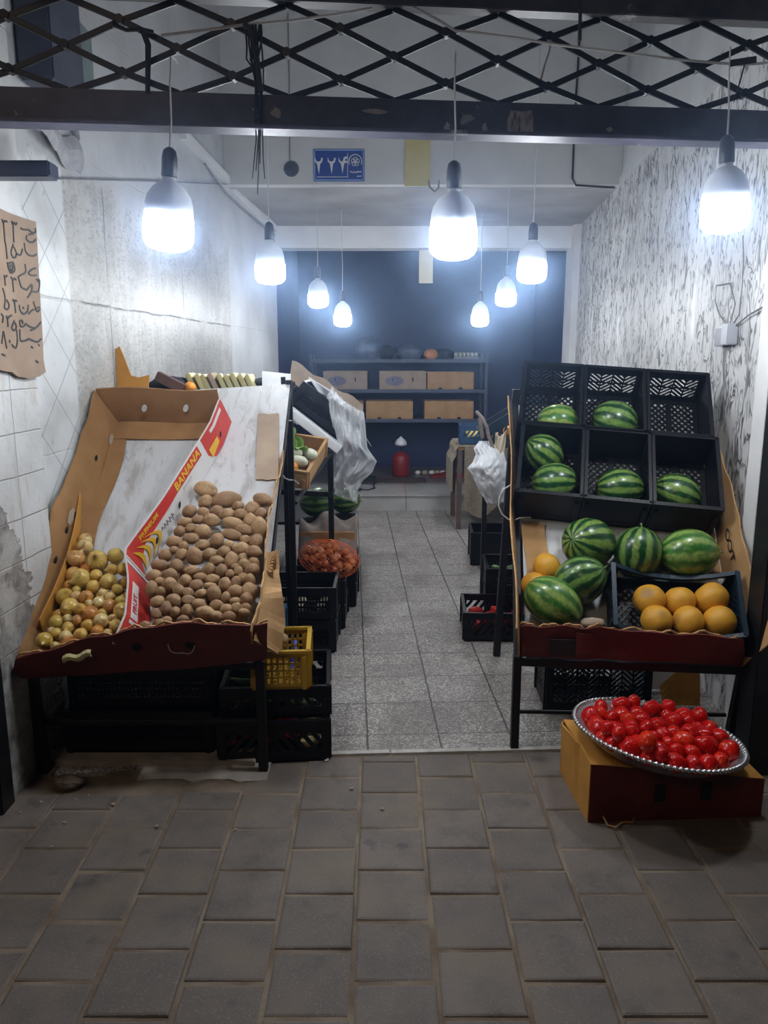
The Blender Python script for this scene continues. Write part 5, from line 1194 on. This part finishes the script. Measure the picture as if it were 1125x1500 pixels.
# lower level behind the left stall
watermelon_at = []
def ground_melon(p, r, axis, label, v=0):
    t = thing('watermelon', label, 'watermelon', p); a = V(axis).normalized(); q = V((0, 0, 1)).rotation_difference(a).to_matrix().to_4x4()
    t.matrix_world = Matrix.Translation(p) @ q @ Matrix.Diagonal((r/.1, r/.1, r/.1, 1)); link_mesh('rind', WM[v][0], t); link_mesh('stem', WM[v][1], t)
ground_melon(V((-.455, 5.10, .60)), .10, (1, .2, 0), 'dark watermelon on the low shelf behind the potato stall, left of two', 1); ground_melon(V((-.265, 5.22, .59)), .092, (1, -.2, 0), 'dark watermelon on the low shelf by the aisle, right of two', 1)
G = 'black crates stacked on the floor'
def stack(label, x, y, n, W, L, H, style, yaw=0, mat='black_plastic', labels=None, **k):
    for i in range(n): crate(labels[i] if labels else label, V((x, y, .001 + i*(H+.006))), rotm(0, 0, yaw + 1.5*((i*7) % 3 - 1)), W, L, H, style, mat, G, **k)
stack('', -.44, 4.055, 2, .36, .31, .175, 'slots', 0, labels=['lower black slotted crate of the near stack beside the potato rack post', 'upper black slotted crate of the near stack beside the potato rack post'])
stack('', -.42, 4.44, 2, .38, .34, .14, 'slots', 0, labels=['lower black crate under the orange net of onions', 'upper black crate under the orange net of onions'])
stack('', -.36, 4.86, 2, .36, .36, .15, 'slots', 0, labels=['lower black crate under the grey-brown sack', 'upper black crate under the grey-brown sack'])
for k in range(9):
    o = link_mesh('garlic', onion_mesh(k % 5, .026)); place(o, V((-.56 + .11*(k % 3) + RND.uniform(-.02, .02), 3.97 + .075*(k//3), .222)), rrot()); o.data = o.data.copy(); o.data.materials.clear(); o.data.materials.append(MT['cream_cloth']); tag(o, 'pale garlic bulb in the upper slotted crate beside the post', 'garlic', 'garlic in the slotted crate')
# onions in the net
bc = V((-.325, 4.42, .385)); r_ = random.Random(8); pl = []
tries = 0
while len(pl) < 52 and tries < 6000:
    tries += 1
    d = V((r_.uniform(-1, 1), r_.uniform(-1, .6), r_.uniform(-.9, 1)))
    if not .62 < d.length < 1: continue
    p = bc + V((d.x*.150, d.y*.14, d.z*.082 - .02*d.x)); 
    if all((p-q).length > .034 for q in pl): pl.append(p)
for k, p in enumerate(pl):
    o = link_mesh('onion', onion_mesh(k % 5, .026, True)); place(o, p, rrot()); tag(o, 'orange-red onion inside the orange net behind the potato stall', 'onion', 'onions in the orange net')
m = MB(); NU, NV = 22, 12
def npnt(i, j):
    t0 = pi*(j+.3)/(NV+.6); a = 2*pi*i/NU; return bc + V((.182*sin(t0)*cos(a), .170*sin(t0)*sin(a), .112*cos(t0) - .02*sin(t0)*cos(a)))
for i in range(NU):
    for j in range(NV):
        m.tube([npnt(i, j), npnt(i + .5 if 0 else i+1, j+1)], .0013, 3); m.tube([npnt(i+1, j), npnt(i, j+1)], .0013, 3)
flat_thing('net_bag', m, MT['net'], 'orange net sack around the orange-red onions on the black crates', 'net')
m = MB(); m.sheet(lambda a, b: V((-.535 + .365*a, 4.66 + .30*b - .02*sin(a*9)*(1-b), .325 + .20*sin(min(1, b*2.2)*pi/2) - .03*sin(a*pi*3)*b + .02*sin(a*11+b*4))), 24, 16, .01); flat_thing('sack', m, MT['sackcloth'], 'grey-brown sack draped on a crate above the net of onions', 'sack', smooth=True)
m = MB(); m.box(-.53, -.185, 4.70, 4.98, .315, .48); flat_thing('carton', m, MT['card'], 'brown carton under the grey-brown sack', 'carton', bevel=.004)
# under the left stall
crate('black crate of red peppers at the foot of the left rack leg', V((-.445, 2.955, .002)), rotm(0, 0, 5), .43, .40, .165, 'slant', group=G)
crate('black crate of cucumbers on the pepper crate under the left stall', V((-.435, 2.975, .172)), rotm(0, 0, 4), .42, .38, .125, 'slant', group=G)
crate('small yellow crate under the right corner of the potato stall', V((-.405, 2.90, .302)), rotm(0, 0, 4), .22, .27, .15, 'grid', 'yellow_plastic', solid=.02)
crate('long dark crate on the floor under the onion stall', V((-.965, 2.985, .022)), rotm(0, 0, 0), .58, .38, .17, 'slots', group=G)
crate('dark crate on top of the long dark crate under the onion stall', V((-.96, 3.0, .198)), rotm(0, 0, 1), .56, .36, .17, 'slots', group=G)
crate('dark crate at the back of the space under the onion stall', V((-.90, 3.40, .022)), rotm(0, 0, 0), .55, .36, .24, 'solid', group=G)
crate('blue crate of garlic under the torn carton flap', V((-.585, 3.42, .26)), rotm(0, 0, 0), .22, .30, .12, 'solid', 'blue_plastic'); crate('black crate under the blue garlic crate', V((-.59, 3.42, .002)), rotm(0, 0, 0), .25, .36, .25, 'slots', group=G)
m = MB(); m.tube([on_y(432, 940, 3.1), on_y(431, 962, 3.02), on_y(428, 985, 2.95)], .012, 8); flat_thing('handle', m, MT['blue'], 'bright blue plastic handle behind the yellow crate', 'handle')
m = MB(); m.ball((0, 0, 0), .035, .03, .024, 16, 10, lambda d: 1 + .1*nz(d, 2, 1)); o = solo('potato', m, MT['potato'], 'single potato lying on the small yellow crate', 'potato', smooth=True); place(o, V((-.41, 2.86, .47)))
def pepper(k, mat):
    m = MB(); m.ball((0, 0, 0), .030, .030, .055, 18, 12, lambda d: 1 + .08*cos(atan2(d.y, d.x)*3) + .1*nz(d, 1.5, k) - .25*max(0, -d.z)); return m.mesh('pepper', MT[mat], True)
PPR = [pepper(k, 'pepper') for k in range(3)]; PPW = [pepper(k, 'pepper_pale') for k in range(2)]
for k in range(13):
    i, j = k % 5, k//5; o = link_mesh('pepper', (PPW if k in (4, 9) else PPR)[k % 2]); place(o, V((-.60 + .075*i + .015*j, 2.82 + .11*j, .06 + .045*(k % 2))), rotm(RND.uniform(50, 110), 0, RND.uniform(0, 360)))
    if k in (4, 9): tag(o, 'pale yellow pepper at the right end of the crate by the left rack leg', 'pepper', 'pale peppers by the left leg')
    else: tag(o, 'red pepper in the crate at the foot of the left rack leg', 'pepper', 'red peppers by the left leg')
CU = MB(); CU.lathe([(.003, -.07), (.014, -.06), (.018, 0), (.016, .05), (.004, .07)], 12); CUm = CU.mesh('cucumber', MT['cucumber'], True)
for k in range(9):
    o = link_mesh('cucumber', CUm); place(o, V((-.58 + .07*(k % 5), 2.86 + .12*(k//5), .215 + .02*(k % 2))), rotm(90, 0, RND.uniform(0, 360))); tag(o, 'green cucumber in the dark crate under the small yellow crate', 'cucumber', 'cucumbers under the left stall')

# ================================================================ BEHIND AND UNDER THE RIGHT STALL
crate('black crate with leaf-shaped openings standing under the watermelon stall', V((.955, 3.33, .002)), rotm(0, 0, -2), .46, .30, .255, 'chevron', solid=.05)
m = MB(); m.sheet(lambda a, b: V((1.10 + .36*a, 3.40 + .03*a - .20*(1-b)*0 + .10*b, .01 + .40*b*(1-.35*(1-a)))), 6, 6, .006); flat_thing('white_panel', m, MT['white'], 'whitish panel leaning on the right wall under the watermelon stall', 'panel')
m = MB(); m.sheet(lambda a, b: V((1.26 + .17*a, 3.24 + .05*b, .01 + .24*b*(.3+.7*a))), 5, 4, .006); flat_thing('cardboard_sheet', m, MT['card_orange'], 'orange-brown cardboard piece beside the right rack leg', 'cardboard')
m = MB(); m.bar((1.46, 3.02, .0), (1.50, 3.06, .40), .03, .03); flat_thing('wooden_stick', m, MT['card_pale'], 'wooden stick leaning on the wall beside the right rack leg', 'stick')
crate('black crate of red peppers on the floor left of the watermelon stall', V((.655, 4.24, .002)), rotm(0, 0, -3), .40, .36, .16, 'slant', group=G, solid=.035)
stack('', .825, 4.66, 2, .38, .36, .145, 'slots', -3, labels=['lower black crate of the stack behind the right pepper crate', 'upper black crate of the stack behind the right pepper crate'])
crate('dark blue crate on the floor below the hanging white bag', V((.905, 5.84, .002)), rotm(0, 0, -3), .46, .36, .25, 'solid', 'black_plastic', group=G)
for k in range(10):
    i, j = k % 5, k//5; o = link_mesh('pepper', PPR[k % 3]); place(o, V((.53 + .065*i, 4.15 + .13*j, .065 + .04*(k % 2))), rotm(RND.uniform(50, 110), 0, RND.uniform(0, 360))); tag(o, 'red pepper in the black crate left of the watermelon stall', 'pepper', 'red peppers on the right')
for k in range(5):
    o = link_mesh('cucumber', CUm); place(o, V((.72 + .055*k, 4.62, .268)), rotm(90, 0, RND.uniform(0, 360))); tag(o, 'green cucumber on the crate stack behind the right pepper crate', 'cucumber', 'cucumbers on the right')
t = thing('display_rack', 'dark rack of the second right stall behind the watermelons', 'rack', (1.1, 5.3, 0))
post(t, 'leg', (.655, 4.93, 0), (.655, 4.93, 1.08), .03); post(t, 'leg', (.82, 6.2, 0), (.82, 6.2, .95), .03); post(t, 'leg', (1.5, 4.95, 0), (1.5, 4.95, 1.35), .03); post(t, 'leg', (1.58, 6.2, 0), (1.58, 6.2, 1.35), .03)
post(t, 'rail', (.655, 4.93, .94), (1.5, 4.95, 1.34), .03); post(t, 'rail', (.82, 6.2, .94), (1.58, 6.2, 1.34), .03); post(t, 'rail', (.655, 4.93, .93), (.82, 6.2, .93), .03)
TL = rotm(0, -32, -4); cp = V((.93, 5.12, 1.075))
crate('dark blue crate of oranges tilted towards the aisle behind the watermelon stall', cp, TL, .50, .36, .17, 'slant', 'navy_plastic')
for k in range(8):
    m = MB(); m.ball((0, 0, 0), .036, .036, .033, 16, 10); o = solo('orange', m, MT['orange'], 'orange in the tilted crate behind the watermelon stall', 'fruit', 'oranges on the right', smooth=True); place(o, cp + TL @ V((-.17 + .085*(k % 4) , -.10 + .11*(k//4), .055)))
tb = thing('covered_table', 'low table covered with brown burlap at the back right of the aisle', 'table', (1.0, 7.25, 0))
m = MB(); m.box(-.33, .45, -.30, .36, .735, .765); m.build('table_top', MT['card'], tb)
for x, y in ((-.31, -.28), (-.31, .33), (.42, -.28), (.42, .33)):
    m = MB(); m.box(x-.022, x+.022, y-.022, y+.022, 0, .735); o = m.build('leg', bpy.data.materials.get('dark_wood') or mottled('dark_wood', (.10,.065,.05), (.15,.10,.075), 12, .7, .2), tb)
def cloth(a, b):
    s = a*2.2; x = -.345 + (.80)*min(1, max(0, (a-.38)/.62)); z = .772 if a > .38 else .772 - (.38-a)/.38*.42
    return V((x - .012*sin(b*25)*(a < .38) - .03*(a < .3), -.315 + .69*b, z + .004*sin(b*40+a*9)))
m = MB(); m.sheet(cloth, 20, 24, .006); m.build('cloth', MT['burlap'], tb)
m = MB(); m.sheet(lambda a, b: V((-.27 + .74*a, -.318 - .012*sin(a*30)*b - .01, .772 - (.56+.10*sin(a*8))*b)), 24, 8, .006); m.build('cloth_front', MT['burlap'], tb)
crate('blue crate of bananas on the burlap-covered table', V((.88, 7.12, .785)), rotm(0, 0, -4), .36, .30, .165, 'slant', 'blue_plastic')
for k in range(5):
    m = MB(); m.tube([V((-.11 + .22*s/8, .035*sin(pi*s/8), .012*sin(pi*s/8))) for s in range(9)], .019, 8, lambda t_: .35 + .65*sin(pi*(.08+.84*t_))); o = solo('banana', m, MT['banana'], 'yellow banana in the blue crate on the burlap-covered table', 'fruit', 'bananas in the blue crate', smooth=True); place(o, V((.87, 7.02 + .045*k, .84 + .008*k)), rotm(0, 0, RND.uniform(-14, 14)))
def wb(a, b):
    xl = lerp([(0, 702), (.12, 694), (.22, 697), (.34, 692), (.42, 684), (.5, 690), (.8, 703), (1, 714)], b); xr = lerp([(0, 716), (.2, 738), (.5, 746), (1, 742)], b)
    y = lerp([(0, 646), (.2, 664), (.42, 686), (1, 738)], b) - 5*a*b + 6*sin(a*3)*b*.5; Y = 4.86 + .055*max(0, 1-b*2.5) - .17*sin(pi*a)*min(1, .25+b*2)*sin(pi*min(1, .15+b*.8)) + .03*noise.noise(V((a*5, b*5, 3))) + .035*abs(noise.noise(V((a*7, b*8 + a*4, 5)))) + .015*abs(noise.noise(V((a*17, b*15, 2))))
    return on_y(xl + (xr-xl)*a, y, Y)
m = MB(); m.sheet(wb, 40, 50, .003); flat_thing('plastic_bag', m, MT['white_bag'], 'white plastic bag hanging into the aisle from the right stall', 'bag', smooth=True)
def cbg(a, b): return on_y(726 + 16*a - 3*b, 634 + 40*b + 5*sin(a*4), 4.93 - .06*sin(pi*a) + .012*sin(a*14 + b*7))
m = MB(); m.sheet(cbg, 12, 14, .004); flat_thing('cloth_bag', m, MT['cream_cloth'], 'cream cloth bag hanging beside the white plastic bag on the right', 'bag', smooth=True)
m = MB(); m.tube([on_y(698, 603, 4.9), on_y(707, 613, 4.86), on_y(713, 625, 4.85), on_y(716, 640, 4.86), on_y(722, 655, 4.88), on_y(726, 662, 4.9)], .011, 8); m.tube([on_y(703, 612, 4.92), on_y(705, 630, 4.92), on_y(707, 642, 4.92)], .013, 8); flat_thing('strap', m, MT['sackcloth'], 'pale brown strap looping above the white plastic bag on the right', 'strap')

# ================================================================ BACK ROOM
SH = thing('shelf_rack', 'dark steel shelf rack with cartons in the blue back room', 'shelf', (.17, 9.5, .165)); L0 = SH.location.copy()
sm = mottled('blue_grey_steel', (.05,.065,.11), (.07,.085,.14), 8, .5, .1)
for x in (-.86, 1.21):
    for y in (9.24, 9.72):
        m = MB(); m.box(x-.02, x+.02, y-.02, y+.02, .165, 1.60, Matrix.Translation(-L0)); m.build('post', sm, SH)
for z in (.835, 1.185, 1.535):
    m = MB(); m.box(-.88, 1.23, 9.22, 9.74, z-.02, z, Matrix.Translation(-L0)); m.box(-.88, 1.23, 9.215, 9.235, z-.035, z+.006, Matrix.Translation(-L0)); m.build('shelf', sm, SH)
def carton(x0, x1, z, h, label, oval=False):
    t = thing('carton', label, 'carton', ((x0+x1)/2, 9.45, z), None, 'cartons on the back shelf'); w = (x1-x0)/2; d = .2
    m = MB(); m.box(-w, w, -d, -d+.006, 0, h); m.build('front_panel', MT['card_tan'] if not oval else MT['card_pale'], t)
    m = MB(); m.box(-w, w, d-.006, d, 0, h); m.build('back_panel', MT['card_tan'], t)
    for s in (-1, 1):
        m = MB(); m.box(min(s*w, s*(w-.006)), max(s*w, s*(w-.006)), -d+.006, d-.006, 0, h-.012); m.build('end_panel', MT['card_tan'], t)
    m = MB(); m.box(-w+.006, w-.006, -d+.006, d-.006, .002, .008); m.build('bottom', MT['card_tan'], t)
    for s in ((-.12, .12) if w > .2 else ()):
        m = MB(); m.ball((s, -d-.001, .014 if not oval else h*.55), .026 if not oval else .008, .003, .012 if not oval else .03, 10, 6); m.build('hand_hole', MT['hole'], t)
    if oval:
        m = MB(); m.lathe([(.001, 0), (.11, 0), (.11, .002), (.001, .002)], 24, Matrix.Translation((-.10, -d-.001, h*.47)) @ Matrix.Diagonal((1, 1, .5, 1)) @ Matrix.Rotation(radians(90), 4, 'X')); o = m.build('printed_oval', mottled('dull_violet_print', (.16,.15,.22), (.20,.19,.27), 8, .6, 0) if 'dull_violet_print' not in bpy.data.materials else bpy.data.materials['dull_violet_print'], t); o['label'] = 'dull violet printed oval'
carton(-.72, -.20, 1.186, .215, 'brown carton with a violet oval on the upper shelf, leftmost of three', True); carton(-.055, .50, 1.186, .215, 'brown carton with a violet oval on the upper shelf, middle of three', True); carton(.515, 1.065, 1.186, .205, 'plain brown carton on the upper shelf, rightmost of three')
carton(-.62, -.25, .836, .21, 'plain brown carton on the lower shelf, leftmost and mostly hidden by the plastic bag'); carton(-.215, .345, .836, .215, 'plain brown carton on the lower shelf, middle of three'); carton(.485, 1.07, .836, .215, 'plain brown carton on the lower shelf, rightmost of three')
for k, (px, w, h, mat, lab_) in enumerate([(567, .10, .09, 'dark_cloth', 'dark bundle on top of the back shelf, left of the orange one'), (540, .16, .14, 'blue_bag', 'bluish plastic bundle at the left on top of the back shelf'), (600, .15, .10, 'blue_bag', 'bluish plastic bundle in the middle on top of the back shelf'), (650, .13, .07, 'dark_cloth', 'flat dark bundle between the orange fruit and the egg tray')]):
    if 'blue_bag' not in MT: MT['blue_bag'] = mottled('blue_grey_plastic_bag', (.10,.13,.20), (.18,.21,.29), 10, .4, .3)
    p = on_y(px, 525, 9.45); m = MB(); m.ball((0, 0, h*.8), w, .11, h, 24, 14, lambda d, k=k: 1 + .22*nz(d, 2.3, k*5)); o = solo('bundle', m, MT[mat], lab_, 'bundle', smooth=True); place(o, V((p.x, 9.47, 1.537)))
m = MB(); m.ball((0, 0, .06), .085, .07, .065, 20, 12, lambda d: 1 + .08*nz(d, 2, 1)); o = solo('pumpkin', m, MT['orange'], 'orange pumpkin-like fruit on top of the back shelf', 'fruit', smooth=True); place(o, V((on_y(631, 525, 9.4).x, 9.40, 1.537)))
et = MB(); et.box(-.15, .15, -.12, .12, 0, .035); o = solo('egg_tray', et, mottled('grey_pulp', (.22,.22,.24), (.28,.28,.30), 20, .9, .2), 'grey tray of eggs at the right end on top of the back shelf', 'egg tray', bevel=.008); place(o, V((.98, 9.42, 1.537)))
EG = MB(); EG.ball((0, 0, 0), .021, .021, .028, 14, 10); EGm = EG.mesh('egg', mottled('egg_shell', (.62,.60,.56), (.68,.66,.62), 20, .5, 0), True)
for k in range(18):
    o = link_mesh('egg', EGm); place(o, V((.86 + .048*(k % 6), 9.345 + .07*(k//6), 1.595))); tag(o, 'pale egg standing in the grey tray on the back shelf', 'egg', 'eggs in the tray')
# clutter under the shelf
gc = thing('gas_canister', 'red canister standing on the step under the back shelf', 'canister', (.20, 9.12, .165))
m = MB(); m.lathe([(.085, 0), (.10, .01), (.105, .04), (.105, .22), (.085, .265), (.04, .29), (.03, .30)], 28); m.build('body', mottled('dark_red_paint', (.20,.012,.012), (.28,.02,.018), 9, .4, .1), gc, smooth=True)
m = MB(); m.lathe([(.012, .30), (.012, .36), (.02, .365), (.02, .375), (.001, .376)], 14); m.build('valve', MT['black_steel'], gc)
m = MB(); m.lathe([(.012, .36), (.07, .375), (.072, .40), (.05, .44), (.02, .46), (.012, .475), (.001, .478)], 24); o = m.build('dome', MT['bulb_body'], gc, smooth=True); o['label'] = 'white dome on top'; 
def rag2(x0, x1, y0, y1, h, seed): return lambda a, b: V((x0+(x1-x0)*a, y0+(y1-y0)*b, .170 + h*(.55+.45*noise.noise(V((a*5, b*4, seed))))*sin(pi*a)**.5*sin(pi*b)**.5 if 0 < a < 1 and 0 < b < 1 else .170))
m = MB(); m.sheet(rag2(.55, 1.15, 8.95, 9.25, .06, 3), 22, 10, .006); flat_thing('red_cloth', m, MT['red_cloth'], 'dull red cloth lying on the step under the back shelf', 'cloth', smooth=True)
m = MB(); m.sheet(rag2(-.55, -.10, 8.55, 9.1, .10, 5), 22, 12, .006); flat_thing('dark_cloth', m, MT['dark_cloth'], 'dark crumpled cloth on the left of the white-tiled step', 'cloth', smooth=True)
m = MB(); m.sheet(rag2(-.08, .48, 8.62, 8.98, .03, 9), 22, 10, .006); flat_thing('dark_mat', m, mottled('brown_black_mat', (.05,.035,.03), (.08,.055,.05), 20, .9, .3), 'dark mat on the step in front of the red canister', 'mat', smooth=True)
pg = thing('power_plug', 'black plug with cable lying on the white-tiled step', 'plug', (-.34, 8.05, .165))
m = MB(); m.tube([(-.05, 0, .022), (.07, 0, .022), (.10, .01, .02)], .022, 8, lambda t_: 1 - .35*t_); m.build('body', MT['wire_black'], pg)
m = MB(); m.tube([(.10, .01, .02), (.17, .04, .01), (.24, .16, .01), (.22, .36, .02), (.26, .55, .02)], .007, 6); m.build('cable', MT['wire_black'], pg)
m = MB(); m.box(-.14, -.055, -.02, .02, .0, .04); m.build('socket', MT['cream_cloth'], pg, bevel=.005)
for k, (x, y) in enumerate([(612, 677), (622, 676), (632, 678), (640, 675), (648, 680), (660, 678)]):
    p = on_y(x, y, 9.3); m = MB(); m.ball((0, 0, 0), .035, .03, .028, 12, 8, lambda d, k=k: 1 + .3*nz(d, 2, k)); o = solo('paper_scrap', m, MT['card_pale'] if k % 2 else MT['paper_white'], 'small pale scrap in the clutter under the back shelf', 'scrap', 'scraps under the back shelf', smooth=True); place(o, V((p.x, 9.25, .19)))
# ================================================================ STREET DEBRIS
m = MB(); m.ball((0, 0, 0), .055, .035, .028, 20, 12, lambda d: 1 + .25*nz(d, 2.4, 2)); o = solo('rubble', m, mottled('brown_rubble', (.11,.08,.06), (.19,.14,.10), 20, .95, .6), 'brown lump of rubble at the foot of the tiled pier', 'rubble'); place(o, on_z(100, 1146, .02))
r_ = random.Random(21)
for k in range(16):
    x, y = [(478, 1113), (130, 1165), (95, 1205), (60, 1175), (40, 1150), (150, 1140), (300, 1128), (515, 1155), (230, 1210), (345, 1215), (75, 1240), (210, 1138), (30, 1190), (560, 1185), (110, 1170), (165, 1178)][k]
    s = .010 if k == 0 else r_.uniform(.004, .009); m = MB(); m.ball((0, 0, 0), s, s*.8, s*.6, 10, 7, lambda d: 1 + .3*nz(d, 2, k)); o = solo('pebble', m, MT['paper_white'] if k == 0 else MT['card_pale'], 'white pebble at the threshold beside the pepper crate' if k == 0 else 'tiny pale pebble on the pavement near the left stall', 'pebble', None if k == 0 else 'pebbles on the pavement'); place(o, on_z(x, y, .004))
# ================================================================ LIGHT AND CAMERA
wd = bpy.data.worlds.new('night_street'); bpy.context.scene.world = wd; wd.use_nodes = True
wd.node_tree.nodes['Background'].inputs[0].default_value = (1.0, .80, .62, 1); wd.node_tree.nodes['Background'].inputs[1].default_value = .055
cd = bpy.data.cameras.new('camera'); cam = bpy.data.objects.new('camera', cd); C.objects.link(cam)
cam.location = (0, 0, EYE); cam.rotation_euler = (radians(90) - PITCH, 0, 0)
cd.sensor_fit = 'HORIZONTAL'; cd.sensor_width = 36; cd.lens = 36*FPX/1125; cd.clip_start = .05; cd.clip_end = 60
sc = bpy.context.scene; sc.camera = cam
vs = sc.view_settings; vs.view_transform = 'Standard'; vs.look = 'None'; vs.gamma = 1; vs.use_curve_mapping = False; vs.exposure = 0
# thin scattering volume added to imitate lens bloom around the bulbs
nt = wd.node_tree; vs_ = nt.nodes.new('ShaderNodeVolumePrincipled'); vs_.inputs['Color'].default_value = (.42, .62, 1, 1); vs_.inputs['Density'].default_value = .018; vs_.inputs['Anisotropy'].default_value = .94
nt.links.new(vs_.outputs[0], nt.nodes['World Output'].inputs['Volume'])
# warm street lamp behind the viewer
ld = bpy.data.lights.new('street_lamp', 'AREA'); lo = bpy.data.objects.new('street_lamp', ld); C.objects.link(lo); ld.shape = 'DISK'; ld.size = 1.2; ld.energy = 38; ld.color = (1, .72, .48)
lo.location = (-2.2, -3.0, 5.2); lo.rotation_euler = (V((0, 1.8, 0)) - V(lo.location)).to_track_quat('-Z', 'Y').to_euler()
